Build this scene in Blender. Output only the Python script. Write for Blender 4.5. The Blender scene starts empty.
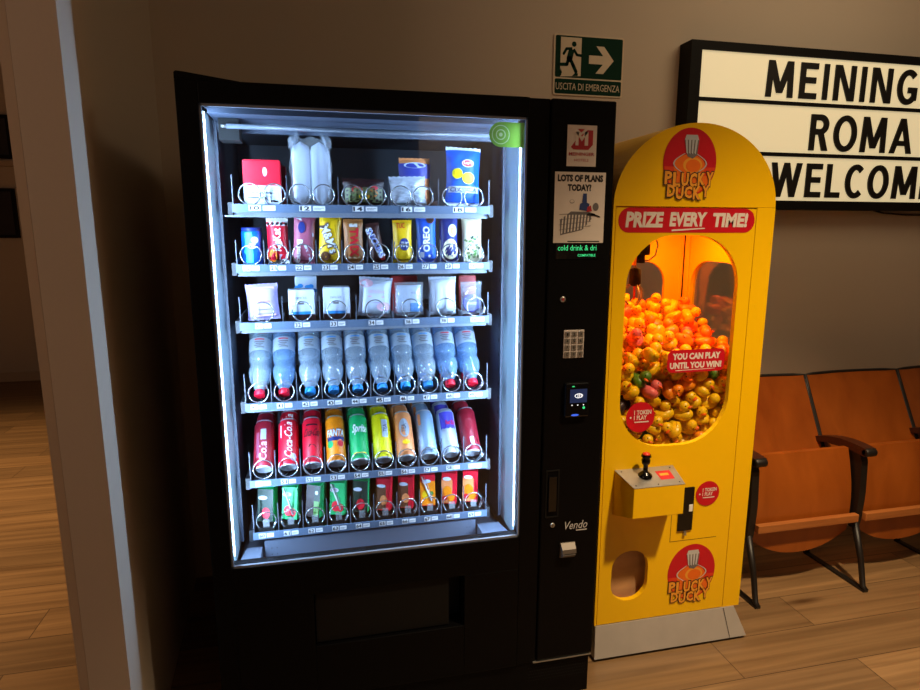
import bpy, bmesh, math, random
from mathutils import Matrix, Vector
random.seed(7)
scene = bpy.context.scene
COL = scene.collection
PI = math.pi

# ------------------------------------------------------------------ materials
def mat(name, col, rough=.5, metal=0.0, emit=None, es=1.0, var=.06, nscale=40, coat=0.0, spec=.5, bump=0.0, trans=0.0):
    m = bpy.data.materials.new(name); m.use_nodes = True
    nt = m.node_tree; b = nt.nodes['Principled BSDF']
    c4 = (*col, 1)
    b.inputs['Roughness'].default_value = rough
    b.inputs['Metallic'].default_value = metal
    b.inputs['Coat Weight'].default_value = coat
    b.inputs['Specular IOR Level'].default_value = spec
    tc = nt.nodes.new('ShaderNodeTexCoord')
    nz = nt.nodes.new('ShaderNodeTexNoise'); nz.inputs['Scale'].default_value = nscale; nz.inputs['Detail'].default_value = 3
    nt.links.new(tc.outputs['Object'], nz.inputs['Vector'])
    mx = nt.nodes.new('ShaderNodeMix'); mx.data_type = 'RGBA'
    mx.inputs[6].default_value = (*[max(0, c * (1 - var)) for c in col], 1)
    mx.inputs[7].default_value = (*[min(1, c * (1 + var)) for c in col], 1)
    nt.links.new(nz.outputs['Fac'], mx.inputs[0])
    nt.links.new(mx.outputs[2], b.inputs['Base Color'])
    if bump:
        bp = nt.nodes.new('ShaderNodeBump'); bp.inputs['Strength'].default_value = bump; bp.inputs['Distance'].default_value = .004
        nt.links.new(nz.outputs['Fac'], bp.inputs['Height']); nt.links.new(bp.outputs['Normal'], b.inputs['Normal'])
    if emit:
        b.inputs['Emission Color'].default_value = (*emit, 1); b.inputs['Emission Strength'].default_value = es
    return m

def clear(name, tint, gl=.06, diff=0.0, dcol=(1, 1, 1), rough=.03, fres=1.3, cap=1.0, bump=0.0, bscale=90):
    """thin clear sheet: tinted see-through, fresnel gloss, a little white scatter"""
    m = bpy.data.materials.new(name); m.use_nodes = True
    nt = m.node_tree; nt.nodes.clear()
    out = nt.nodes.new('ShaderNodeOutputMaterial')
    tr = nt.nodes.new('ShaderNodeBsdfTransparent'); tr.inputs[0].default_value = (*tint, 1)
    gs = nt.nodes.new('ShaderNodeBsdfGlossy'); gs.inputs['Roughness'].default_value = rough
    df = nt.nodes.new('ShaderNodeBsdfDiffuse'); df.inputs[0].default_value = (*dcol, 1)
    fr = nt.nodes.new('ShaderNodeFresnel'); fr.inputs['IOR'].default_value = fres
    nz = nt.nodes.new('ShaderNodeTexNoise'); nz.inputs['Scale'].default_value = 12
    ad = nt.nodes.new('ShaderNodeMath'); ad.operation = 'MULTIPLY_ADD'
    ad.inputs[1].default_value = gl * .2; nt.links.new(nz.outputs['Fac'], ad.inputs[0]); nt.links.new(fr.outputs[0], ad.inputs[2])
    if bump:
        tc = nt.nodes.new('ShaderNodeTexCoord'); nb = nt.nodes.new('ShaderNodeTexNoise'); nb.inputs['Scale'].default_value = bscale; nb.inputs['Detail'].default_value = 2
        nt.links.new(tc.outputs['Object'], nb.inputs['Vector'])
        bp = nt.nodes.new('ShaderNodeBump'); bp.inputs['Strength'].default_value = bump; bp.inputs['Distance'].default_value = .004
        nt.links.new(nb.outputs['Fac'], bp.inputs['Height']); nt.links.new(bp.outputs['Normal'], gs.inputs['Normal']); nt.links.new(bp.outputs['Normal'], fr.inputs['Normal'])
    mn = nt.nodes.new('ShaderNodeMath'); mn.operation = 'MINIMUM'; mn.inputs[1].default_value = cap; nt.links.new(ad.outputs[0], mn.inputs[0])
    m1 = nt.nodes.new('ShaderNodeMixShader'); m1.inputs[0].default_value = diff
    nt.links.new(tr.outputs[0], m1.inputs[1]); nt.links.new(df.outputs[0], m1.inputs[2])
    m2 = nt.nodes.new('ShaderNodeMixShader')
    nt.links.new(mn.outputs[0], m2.inputs[0]); nt.links.new(m1.outputs[0], m2.inputs[1]); nt.links.new(gs.outputs[0], m2.inputs[2])
    nt.links.new(m2.outputs[0], out.inputs[0])
    return m

def wood(name, dark, light, rough=.4, scale=(3, 30, 30), coat=0.0, planks=None):
    m = bpy.data.materials.new(name); m.use_nodes = True
    nt = m.node_tree; b = nt.nodes['Principled BSDF']
    b.inputs['Roughness'].default_value = rough; b.inputs['Coat Weight'].default_value = coat
    tc = nt.nodes.new('ShaderNodeTexCoord')
    mp = nt.nodes.new('ShaderNodeMapping'); mp.inputs['Scale'].default_value = scale
    nt.links.new(tc.outputs['Object'], mp.inputs['Vector'])
    nz = nt.nodes.new('ShaderNodeTexNoise'); nz.inputs['Scale'].default_value = 1; nz.inputs['Detail'].default_value = 6; nz.inputs['Distortion'].default_value = .6
    nt.links.new(mp.outputs[0], nz.inputs['Vector'])
    cr = nt.nodes.new('ShaderNodeValToRGB')
    cr.color_ramp.elements[0].position = .22; cr.color_ramp.elements[0].color = (*dark, 1)
    cr.color_ramp.elements[1].position = .80; cr.color_ramp.elements[1].color = (*light, 1)
    nt.links.new(nz.outputs['Fac'], cr.inputs[0])
    src = cr.outputs[0]
    if planks:
        br = nt.nodes.new('ShaderNodeTexBrick')
        br.inputs['Scale'].default_value = 1; br.inputs['Brick Width'].default_value = planks[0]; br.inputs['Row Height'].default_value = planks[1]
        br.inputs['Mortar Size'].default_value = .0018; br.inputs['Mortar Smooth'].default_value = .3; br.offset = .37; br.offset_frequency = 2
        br.inputs['Color1'].default_value = (.72, .72, .72, 1); br.inputs['Color2'].default_value = (1.12, 1.1, 1.05, 1); br.inputs['Mortar'].default_value = (.25, .22, .2, 1)
        m0 = nt.nodes.new('ShaderNodeMapping'); m0.inputs['Location'].default_value = (.33, .06, 0)
        nt.links.new(tc.outputs['Object'], m0.inputs['Vector']); nt.links.new(m0.outputs[0], br.inputs['Vector'])
        # each plank reads its own stretch of grain
        vm = nt.nodes.new('ShaderNodeVectorMath'); vm.operation = 'MULTIPLY_ADD'
        vm.inputs[1].default_value = (13, 17, 5)
        nt.links.new(br.outputs['Color'], vm.inputs[0]); nt.links.new(mp.outputs[0], vm.inputs[2]); nt.links.new(vm.outputs[0], nz.inputs['Vector'])
        kn = nt.nodes.new('ShaderNodeTexVoronoi'); kn.inputs['Scale'].default_value = 1.6
        mk = nt.nodes.new('ShaderNodeMapping'); mk.inputs['Scale'].default_value = (.55, 2.6, 1)
        nt.links.new(tc.outputs['Object'], mk.inputs['Vector']); nt.links.new(mk.outputs[0], kn.inputs['Vector'])
        kr = nt.nodes.new('ShaderNodeValToRGB'); kr.color_ramp.elements[0].position = .02; kr.color_ramp.elements[0].color = (.4, .32, .25, 1)
        kr.color_ramp.elements[1].position = .1; kr.color_ramp.elements[1].color = (1, 1, 1, 1)
        nt.links.new(kn.outputs['Distance'], kr.inputs[0])
        mx = nt.nodes.new('ShaderNodeMix'); mx.data_type = 'RGBA'; mx.blend_type = 'MULTIPLY'; mx.inputs[0].default_value = 1
        nt.links.new(src, mx.inputs[6]); nt.links.new(br.outputs['Color'], mx.inputs[7])
        my = nt.nodes.new('ShaderNodeMix'); my.data_type = 'RGBA'; my.blend_type = 'MULTIPLY'; my.inputs[0].default_value = 1
        nt.links.new(mx.outputs[2], my.inputs[6]); nt.links.new(kr.outputs[0], my.inputs[7])
        src = my.outputs[2]
        bp = nt.nodes.new('ShaderNodeBump'); bp.inputs['Strength'].default_value = .15; bp.inputs['Distance'].default_value = .003
        nt.links.new(nz.outputs['Fac'], bp.inputs['Height']); nt.links.new(bp.outputs['Normal'], b.inputs['Normal'])
    nt.links.new(src, b.inputs['Base Color'])
    return m

def lin(r, g, b):
    f = lambda c: (c / 255 / 12.92) if c <= 10 else ((c / 255 + .055) / 1.055) ** 2.4
    return (f(r), f(g), f(b))

M = {}
def C(name, rgb, **k):
    if name not in M: M[name] = mat(name, lin(*rgb), **k)
    return M[name]
C('black_steel', (7, 6, 7), rough=.5, spec=.1, bump=.08, nscale=300)
C('black_matte', (12, 11, 11), spec=.25, rough=.7)
C('black_gloss', (10, 10, 11), rough=.15)
C('dark_gap', (4, 4, 4), rough=.9)
C('tray_black', (22, 23, 26), rough=.5)
C('rail_grey', (88, 106, 130), rough=.4)
C('liner_grey', (128, 134, 146), rough=.5)
C('liner_white', (190, 198, 210), rough=.5)
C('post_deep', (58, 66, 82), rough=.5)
C('panel_grey', (92, 100, 116), rough=.5)
C('divider_grey', (78, 82, 92), rough=.5)
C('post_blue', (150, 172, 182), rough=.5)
C('liner_dark', (62, 64, 72), rough=.6)
C('wire', (200, 204, 210), rough=.25, metal=.85)
C('steel', (176, 172, 166), rough=.35, metal=.8)
C('alu', (214, 218, 224), rough=.32, metal=.35)
C('dull_steel', (124, 116, 108), rough=.45, metal=.6)
C('white', (236, 236, 236), rough=.5)
C('paper', (226, 214, 204), rough=.7)
C('ink', (20, 18, 18), rough=.6)
C('grey_ink', (110, 104, 104), rough=.6)
C('red_ink', (176, 34, 44), rough=.55)
C('blue_ink', (40, 62, 120), rough=.55)
C('green_sticker', (126, 176, 62), rough=.4)
def vinyl(m, c):   # thin translucent vinyl: glows when lit from behind
    nt = M[m].node_tree; b = nt.nodes['Principled BSDF']; out = nt.nodes['Material Output']
    t = nt.nodes.new('ShaderNodeBsdfTranslucent'); t.inputs[0].default_value = (*c, 1)
    x = nt.nodes.new('ShaderNodeMixShader'); x.inputs[0].default_value = .22
    nt.links.new(b.outputs[0], x.inputs[1]); nt.links.new(t.outputs[0], x.inputs[2]); nt.links.new(x.outputs[0], out.inputs[0])
vinyl('green_sticker', lin(150, 200, 80))
C('sticker_pale', (206, 226, 170), rough=.4); vinyl('sticker_pale', lin(210, 235, 180))
C('key_grey', (190, 178, 172), rough=.5)
C('sign_green', (4, 48, 34), rough=.8, spec=.2)
C('sign_cream', (214, 196, 168), rough=.5)
C('yellow', (252, 196, 2), rough=.33, var=.02)
C('yellow_in', (255, 196, 30), rough=.5, var=.02)
C('seam', (120, 82, 6), rough=.7)
C('sticker_red', (200, 16, 34), rough=.4)
C('sticker_orange', (238, 110, 24), rough=.4)
C('sticker_flame', (225, 62, 28), rough=.4)
C('sticker_gold', (240, 160, 50), rough=.4)
C('plinth', (176, 168, 162), rough=.5, metal=.3, var=.12, nscale=14)
C('joy_red', (220, 60, 36), rough=.3)
C('chair_black', (24, 19, 17), rough=.45)
C('arm_brown', (62, 28, 16), rough=.35)
C('plaster', (205, 190, 172), rough=.85, bump=.03, nscale=180, var=.02)
C('casing', (196, 174, 150), rough=.7, var=.03)
C('ceiling_paint', (210, 200, 185), rough=.9)
C('picture_dark', (40, 32, 30), rough=.4, var=.5, nscale=6)
C('picture_pale', (120, 84, 60), rough=.5)
M['led'] = mat('led', (1, 1, 1), emit=(.62, .84, 1), es=1.3)
M['rod'] = mat('rod', lin(92, 98, 108), rough=.4)
M['display_green'] = mat('display_green', lin(10, 60, 20), emit=(.06, .9, .28), es=.9)
M['screen_blue'] = mat('screen_blue', lin(10, 14, 30), emit=(.008, .018, .06), es=1)
M['screen_white'] = mat('screen_white', (1, 1, 1), emit=(.8, .9, 1), es=.9)
M['lamp_blue'] = mat('lamp_blue', lin(30, 60, 200), emit=(.05, .14, .8), es=1)
M['lightbox'] = mat('lightbox', lin(240, 225, 190), emit=lin(232, 216, 170), es=.60, nscale=3, var=.03)
M['oak'] = wood('oak', lin(108, 80, 52), lin(166, 130, 90), rough=.4, scale=(1.0, 30, 1), planks=(1.22, .19))
M['veneer'] = wood('veneer', lin(138, 66, 16), lin(174, 92, 30), rough=.3, scale=(9, 9, 2.2), coat=.25)
M['flap_wood'] = wood('flap_wood', lin(172, 128, 88), lin(206, 162, 118), rough=.5, scale=(6, 20, 20))
M['slat'] = wood('slat', lin(150, 86, 40), lin(186, 116, 60), rough=.4, scale=(2, 30, 30))
M['glass'] = clear('glass', (.93, .95, .97), gl=.01, fres=1.5, cap=.14)
M['glass_side'] = clear('glass_side', (.9, .9, .88), fres=1.4, cap=.12)
M['glass_window'] = clear('glass_window', (.95, .95, .93), fres=1.3)
M['bottle_clear'] = clear('bottle_clear', (.74, .86, .98), gl=.5, diff=.24, dcol=(.80, .93, 1), rough=.05, fres=1.5, cap=.5, bump=.5, bscale=70)
M['bottle_blue'] = clear('bottle_blue', (.62, .78, .98), gl=.5, diff=.26, dcol=(.45, .72, 1), rough=.05, fres=1.5, cap=.5, bump=.5, bscale=70)
M['film'] = clear('film', (.93, .95, .98), gl=.5, diff=.14, dcol=(.9, .95, 1), rough=.10, fres=1.4, cap=.3, bump=.6, bscale=80)
M['label_film'] = clear('label_film', (.75, .85, .95), diff=.45, dcol=(.84, .93, 1), rough=.3)

# ------------------------------------------------------------------ mesh building
_tc = {}
def text_geo(s, bold):
    k = (s, bold)
    if k not in _tc:
        cu = bpy.data.curves.new('t', 'FONT'); cu.body = s; cu.offset = bold; cu.resolution_u = 2; cu.dimensions = '2D'; cu.fill_mode = 'BOTH'
        o = bpy.data.objects.new('t', cu); COL.objects.link(o)
        bpy.context.view_layer.update()
        me = bpy.data.meshes.new_from_object(o.evaluated_get(bpy.context.evaluated_depsgraph_get()))
        vs = [(v.co.x, v.co.y) for v in me.vertices]; fs = [tuple(p.vertices) for p in me.polygons]
        bpy.data.objects.remove(o); bpy.data.curves.remove(cu); bpy.data.meshes.remove(me)
        x0 = min(v[0] for v in vs); x1 = max(v[0] for v in vs); y0 = min(v[1] for v in vs); y1 = max(v[1] for v in vs)
        _tc[k] = ([((x - x0) / (x1 - x0), (y - y0) / (y1 - y0)) for x, y in vs], fs)
    return _tc[k]

def plane_y(y, x=0, z=0):
    return lambda u, v, l=0: (x + u, y - l, z + v)

class MB:
    def __init__(s): s.v, s.f, s.i, s.mats, s.sm, s.X = [], [], [], [], [], None
    def mi(s, m):
        m = M[m] if isinstance(m, str) else m
        if m not in s.mats: s.mats.append(m)
        return s.mats.index(m)
    def add(s, vs, fs, m, smooth=False):
        b = len(s.v); k = s.mi(m)
        if s.X: vs = [tuple(s.X @ Vector(p)) for p in vs]
        s.v += [tuple(p) for p in vs]
        for f in fs: s.f.append(tuple(b + q for q in f)); s.i.append(k); s.sm.append(smooth)
        return s
    def box(s, x0, x1, y0, y1, z0, z1, m):
        vs = [(x, y, z) for x in (x0, x1) for y in (y0, y1) for z in (z0, z1)]
        return s.add(vs, [(0, 1, 3, 2), (4, 6, 7, 5), (0, 4, 5, 1), (2, 3, 7, 6), (0, 2, 6, 4), (1, 5, 7, 3)], m)
    def prism(s, pts, axis, a0, a1, m, smooth=False):
        n = len(pts)
        def mk(p, a): return (a, p[0], p[1]) if axis == 0 else ((p[0], a, p[1]) if axis == 1 else (p[0], p[1], a))
        vs = [mk(p, a0) for p in pts] + [mk(p, a1) for p in pts]
        s.add(vs, [tuple(range(n)), tuple(range(2 * n - 1, n - 1, -1))], m)
        return s.add(vs, [(k, (k + 1) % n, n + (k + 1) % n, n + k) for k in range(n)], m, smooth)
    def ring(s, outer, inner, axis, a0, a1, m):
        """plate with a hole: outer and inner loops of equal length"""
        n = len(outer)
        def mk(p, a): return (a, p[0], p[1]) if axis == 0 else ((p[0], a, p[1]) if axis == 1 else (p[0], p[1], a))
        vs = [mk(p, a0) for p in outer] + [mk(p, a0) for p in inner] + [mk(p, a1) for p in outer] + [mk(p, a1) for p in inner]
        fs = []
        for k in range(n):
            j = (k + 1) % n
            fs += [(k, j, n + j, n + k), (2 * n + k, 3 * n + k, 3 * n + j, 2 * n + j), (n + k, n + j, 3 * n + j, 3 * n + k), (k, 2 * n + k, 2 * n + j, j)]
        return s.add(vs, fs, m)
    def lathe(s, prof, n, m, smooth=True, wob=None, caps=True):
        vs = []
        for r, z in prof:
            for k in range(n):
                a = 2 * PI * k / n; rr = r * (wob(a, z) if wob else 1)
                vs.append((rr * math.sin(a), -rr * math.cos(a), z))
        fs = [(q * n + k, q * n + (k + 1) % n, (q + 1) * n + (k + 1) % n, (q + 1) * n + k) for q in range(len(prof) - 1) for k in range(n)]
        s.add(vs, fs, m, smooth)
        if caps:
            if prof[0][0] > 1e-5: s.add(vs[:n], [tuple(range(n))], m)
            if prof[-1][0] > 1e-5: s.add(vs[-n:], [tuple(range(n))], m)
        return s
    def tube(s, path, r, n, m, closed=False):
        P = [Vector(p) for p in path]; L = len(P); vs = []; up = None
        for k in range(L):
            a = P[(k - 1) % L] if closed or k else P[0]; b = P[(k + 1) % L] if closed or k < L - 1 else P[-1]
            t = (b - a).normalized()
            if up is None: up = t.orthogonal().normalized()
            up = (up - t * up.dot(t)); up = up.normalized() if up.length > 1e-6 else t.orthogonal().normalized()
            sd = t.cross(up); rr = r[k] if isinstance(r, (list, tuple)) else r
            vs += [tuple(P[k] + up * math.cos(2 * PI * q / n) * rr + sd * math.sin(2 * PI * q / n) * rr) for q in range(n)]
        R = L if closed else L - 1
        fs = [(k * n + q, k * n + (q + 1) % n, ((k + 1) % L) * n + (q + 1) % n, ((k + 1) % L) * n + q) for k in range(R) for q in range(n)]
        if not closed: fs += [tuple(range(n)), tuple(range((L - 1) * n, L * n))]
        return s.add(vs, fs, m, True)
    def grid(s, fn, nu, nv, m, smooth=True):
        vs = [fn(a / nu, b / nv) for b in range(nv + 1) for a in range(nu + 1)]
        w = nu + 1
        return s.add(vs, [(b * w + a, b * w + a + 1, (b + 1) * w + a + 1, (b + 1) * w + a) for b in range(nv) for a in range(nu)], m, smooth)
    def ball(s, c, r, m, nu=12, nv=8):
        r = r if isinstance(r, (tuple, list)) else (r, r, r)
        return s.grid(lambda u, v: (c[0] + r[0] * math.sin(PI * v) * math.cos(2 * PI * u), c[1] + r[1] * math.sin(PI * v) * math.sin(2 * PI * u), c[2] + r[2] * math.cos(PI * v)), nu, nv, m)
    # flat graphics on a surface map F(u, v, lift)
    def flat(s, pts, F, m, l=.0006, sub=0):
        return s.add([F(p[0], p[1], l) for p in pts], [tuple(range(len(pts)))], m)
    def rect(s, u0, u1, v0, v1, F, m, l=.0006, n=1, nv=1):
        return s.grid(lambda a, b: F(u0 + (u1 - u0) * a, v0 + (v1 - v0) * b, l), n, nv, m, n > 1)
    def disc(s, cu, cv, ru, rv, F, m, l=.0006, n=28):
        return s.flat([(cu + ru * math.cos(2 * PI * k / n), cv + rv * math.sin(2 * PI * k / n)) for k in range(n)], F, m, l)
    def text(s, t, u0, u1, v0, v1, F, m, l=.001, bold=.02, rot=0, shear=0, depth=0):
        vs, fs = text_geo(t, bold)
        cu, cv, w, h = (u0 + u1) / 2, (v0 + v1) / 2, u1 - u0, v1 - v0
        def mp(x, y):
            x, y = (x - .5), (y - .5)
            if abs(rot) > 45: a, b = x * h, y * w
            else: a, b = x * w, y * h
            a += shear * b
            q = math.radians(rot)
            return cu + a * math.cos(q) - b * math.sin(q), cv + a * math.sin(q) + b * math.cos(q)
        P = [mp(*p) for p in vs]
        s.add([F(a, b, l) for a, b in P], fs, m)
        if depth:
            n = len(P); E = {}
            for f in fs:
                for k in range(len(f)):
                    e = (f[k], f[(k + 1) % len(f)]); E[e] = 1
            side = [(a, b) for (a, b) in E if (b, a) not in E]
            s.add([F(a, b, l) for a, b in P] + [F(a, b, l - depth) for a, b in P], [(a, b, n + b, n + a) for a, b in side], m)
        return s
    def build(s, name, parent=None, bevel=0, recalc=True):
        me = bpy.data.meshes.new(name); me.from_pydata(s.v, [], s.f)
        for m in s.mats: me.materials.append(m)
        me.polygons.foreach_set('material_index', s.i); me.polygons.foreach_set('use_smooth', s.sm); me.update()
        if recalc:
            b = bmesh.new(); b.from_mesh(me); bmesh.ops.recalc_face_normals(b, faces=b.faces); b.to_mesh(me); b.free()
        o = bpy.data.objects.new(name, me); COL.objects.link(o)
        if parent: o.parent = parent
        if bevel:
            q = o.modifiers.new('Bevel', 'BEVEL'); q.width = bevel; q.segments = 2; q.limit_method = 'ANGLE'; q.angle_limit = math.radians(40)
        return o

def thing(name, label, cat, loc=(0, 0, 0), rot=(0, 0, 0), group=None):
    o = bpy.data.objects.new(name, None); COL.objects.link(o); o.empty_display_size = .05
    o.location = loc; o.rotation_euler = rot; o['label'] = label; o['category'] = cat
    if group: o['group'] = group
    return o
def tag(o, label, cat, group=None):
    o['label'] = label; o['category'] = cat
    if group: o['group'] = group
    return o
def struct(o): o['kind'] = 'structure'; return o
def dup(root, loc, label, rot=None):
    r = root.copy(); COL.objects.link(r); r.location = loc; r['label'] = label
    if rot is not None: r.rotation_euler = rot
    for ch in list(root.children):
        c = ch.copy(); COL.objects.link(c); c.parent = r
        for g in list(ch.children):
            d = g.copy(); COL.objects.link(d); d.parent = c
    return r

def rrect(x0, x1, z0, z1, r, n=8):
    pts = []
    for cx, cz, a0 in ((x1 - r, z1 - r, 0), (x0 + r, z1 - r, 90), (x0 + r, z0 + r, 180), (x1 - r, z0 + r, 270)):
        for k in range(n + 1):
            a = math.radians(a0 + 90 * k / n); pts.append((cx + r * math.cos(a), cz + r * math.sin(a)))
    return pts
def around(inner, x0, x1, z0, z1):
    """outer rectangle loop matching an inner loop made by rrect (corner points included)"""
    n = len(inner); q = n // 4; out = []
    cs = [(x1, z1), (x0, z1), (x0, z0), (x1, z0)]
    for k, (a, b) in enumerate(inner):
        g = k // q; j = k % q; cx, cz = cs[g]
        h = (q - 1) / 2
        if g in (0, 2): out.append((cx, b) if j < h else ((cx, cz) if j == h else (a, cz)))
        else: out.append((a, cz) if j < h else ((cx, cz) if j == h else (cx, b)))
    return out

# ------------------------------------------------------------------ the room
WY = 1.0
f = MB(); f.box(-7, 7, -5, 5.3, -.05, 0, 'oak'); struct(f.build('floor'))
f = MB(); f.box(-.255, 6.0, WY, WY + .12, 0, 4.4, 'plaster'); struct(f.build('wall_back'))
f = MB()   # the short wall beside the vending machine, its end towards the viewer
f.prism([(-.190, -.12), (-.282, -.12), (-.345, .98), (-.345, WY + .12), (-.255, WY + .12), (-.255, WY)], 2, 0, 4.4, 'plaster')
struct(f.build('wall_left'))
f = MB(); f.prism([(-.2825, -.12), (-.303, -.12), (-.36, .02), (-.345, .06)], 2, 0, 4.4, 'casing'); struct(f.build('trim_1'))
f = MB(); f.box(-7, -.3, 5.15, 5.3, 0, 4.4, 'plaster'); struct(f.build('wall_far'))
f = MB(); f.box(-7, -.3, 5.11, 5.15, 2.06, 2.11, 'casing'); struct(f.build('trim_2'))
f = MB(); f.box(-7, -.3, 5.135, 5.15, 0, .09, 'casing'); struct(f.build('baseboard_far'))
f = MB(); f.box(-7, 7, -5, 5.3, 4.4, 4.5, 'ceiling_paint'); struct(f.build('ceiling'))
f = MB(); f.box(-7, 7, -5.1, -5, 0, 4.4, 'plaster'); struct(f.build('wall_front'))
f = MB(); f.box(1.15, 2.5, -3.9, -3.5, 0, 4.4, 'plaster'); struct(f.build('reflection_block'))  # unseen block added behind the camera to reflect in the vending machine's glass
f = MB(); f.box(-7.1, -7, -5, 5.3, 0, 4.4, 'plaster'); struct(f.build('wall_west'))
f = MB(); f.box(6, 6.1, -5, WY, 0, 4.4, 'plaster'); struct(f.build('wall_east'))

def picture(x0, x1, z0, z1, lab):
    t = thing('framed_picture', lab, 'picture', (x0, 5.15, z0), group='framed pictures on the far wall')
    w, h = x1 - x0, z1 - z0
    p = MB(); p.ring([(0, 0), (w, 0), (w, h), (0, h)], [(.03, .03), (w - .03, .03), (w - .03, h - .03), (.03, h - .03)], 1, -.03, 0, 'black_matte'); p.build('frame', t)
    p = MB(); p.box(.03, w - .03, -.015, -.002, .03, h - .03, 'picture_dark')
    F = plane_y(-.015); p.disc(w * .6, h * .5, w * .1, h * .22, F, 'picture_pale'); p.rect(.06, w * .4, .07, h * .4, F, 'grey_ink')
    p.build('print', t)
    return t
picture(-3.3, -2.42, 2.13, 2.52, 'black framed picture standing on the ledge of the far wall')
picture(-3.3, -2.45, 1.40, 1.86, 'dark framed picture hanging below the ledge of the far wall')

# ------------------------------------------------------------------ vending machine
VM = thing('vending_machine', 'tall black snack and drinks vending machine with lit glass front', 'vending machine')
GX0, GX1, GZ0, GZ1 = .050, .8697, .5747, 1.7783
b = MB()
b.box(.012, .03, .05, .86, .03, 1.80, 'black_steel'); b.box(1.095, 1.112, .05, .86, .03, 1.80, 'black_steel')
b.box(.03, 1.095, .84, .86, .03, 1.80, 'black_steel'); b.box(.03, 1.095, .05, .84, 1.785, 1.80, 'black_steel'); b.box(.03, 1.095, .05, .84, .03, .05, 'black_steel')
for x in (.06, 1.06):
    for y in (.12, .8): b.box(x - .02, x + .02, y - .02, y + .02, 0, .03, 'black_matte')
b.build('cabinet', VM)
b = MB()   # hollow product bay
b.box(.03, .047, .06, .78, .50, 1.785, 'liner_dark'); b.box(.873, .888, .06, .78, .50, 1.785, 'liner_dark')
b.box(.047, .873, .76, .78, .50, 1.785, 'liner_dark'); b.box(.052, .868, .06, .76, .50, .515, 'liner_dark')
b.box(.052, .868, .06, .76, 1.779, 1.785, 'liner_dark')
b.build('inner_bay', VM)
b = MB()
b.box(0, GX0, 0, .05, .138, 1.83, 'black_steel'); b.box(GX1, .874, 0, .05, .138, 1.83, 'black_steel')
b.box(GX0, GX1, 0, .05, GZ1, 1.83, 'black_steel')
b.box(GX0, GX1, 0, .05, .47, GZ0, 'black_steel')
b.box(GX0, .262, 0, .05, .138, .47, 'black_steel'); b.box(.70, GX1, 0, .05, .138, .47, 'black_steel'); b.box(.262, .70, 0, .05, .138, .305, 'black_steel')
dr = b.build('door', VM, bevel=.003)
b = MB(); b.prism([(0, 1.8305), (0, 1.844), (.004, 1.848), (.02, 1.847), (.145, 1.8305)], 1, .002, .05, 'black_steel'); b.build('hinge_cap', VM)
b = MB(); b.box(.262, .70, .07, .09, .305, .47, 'black_matte'); b.box(.266, .655, .012, .03, .31, .466, 'black_matte'); b.build('delivery_flap', VM)
b = MB(); b.box(.874, .934, .006, .05, .138, 1.829, 'black_steel'); b.build('door_edge', VM, bevel=.002)
b = MB(); b.box(.9365, 1.124, 0, .05, .1445, 1.83, 'black_steel'); cp = b.build('control_panel', VM, bevel=.004)
b = MB(); b.box(0, 1.118, .012, .05, .001, .135, 'black_steel'); b.box(.925, 1.121, .0, .012, .1375, .1405, 'steel')
for r in range(5):
    for k in range(24): b.disc(.915 + k * .0082 + (.004 if r % 2 else 0), .112 - r * .011, .0022, .0022, plane_y(.0115), 'dark_gap', n=6)
b.build('kick_grille', VM)
b = MB(); b.box(GX0 + .002, GX1 - .002, .012, .018, GZ0 + .002, GZ1 - .002, 'glass'); b.build('glass_pane', VM)
b = MB()
for z0, z1 in ((GZ0, GZ0 + .006), (GZ1 - .006, GZ1)): b.box(GX0, GX1, .003, .011, z0, z1, 'liner_grey')
for x0, x1 in ((GX0, GX0 + .005), (GX1 - .005, GX1)): b.box(x0, x1, .003, .011, GZ0, GZ1, 'liner_grey')
b.build('glass_bead', VM)
# the two upright light bars inside the door and the pale posts behind them
for sgn, x in ((1, GX0 + .003), (-1, GX1 - .003)):
    x -= sgn * .002; b = MB(); b.box(min(x, x + sgn * .003), max(x, x + sgn * .003), .0525, .0575, .585, 1.768, 'led'); b.build('light_bar', VM)
    b = MB(); xo = x - sgn * .003
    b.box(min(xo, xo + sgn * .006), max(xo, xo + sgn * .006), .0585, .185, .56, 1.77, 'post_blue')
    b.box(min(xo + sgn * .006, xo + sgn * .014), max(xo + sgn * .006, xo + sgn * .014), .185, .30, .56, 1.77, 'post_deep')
    for k in range(24): b.box(min(xo + sgn * .0135, xo + sgn * .0145), max(xo + sgn * .0135, xo + sgn * .0145), .20, .206, .62 + k * .047, .632 + k * .047, 'dark_gap')
    b.build('side_post', VM)
b = MB(); b.box(.06, .86, .055, .20, 1.766, 1.779, 'post_deep'); b.box(.06, .86, .20, .22, 1.742, 1.779, 'panel_grey')
b.box(.075, .125, .12, .19, 1.712, 1.765, 'dark_gap'); b.disc(.26, 1.755, .022, .004, plane_y(.199), 'dark_gap'); b.build('top_liner', VM)
b = MB(); b.tube([(.082, .115, 1.745), (.095, .115, 1.745)], .004, 8, 'steel'); b.tube([(.095, .115, 1.745), (.84, .115, 1.745)], .0062, 12, 'rod'); b.build('tie_rod', VM)
b = MB(); b.box(.125, .768, .135, .142, .52, .578, 'panel_grey'); b.box(.125, .768, .09, .134, .517, .522, 'panel_grey')
for x in (.145, .16, .74, .75):
    for z in (.535, .555): b.disc(x, z, .0015, .0015, plane_y(.135), 'dark_gap', n=6)
b.build('lower_panel', VM)
b = MB()
b.prism([(.06, .055), (.118, .055), (.118, .14), (.075, .14)], 2, .517, .56, 'panel_grey'); b.build('chute_corner', VM)
b = MB(); b.prism([(.86, .055), (.775, .055), (.775, .14), (.845, .14)], 2, .517, .56, 'panel_grey')
b.build('chute_corner', VM)

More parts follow.
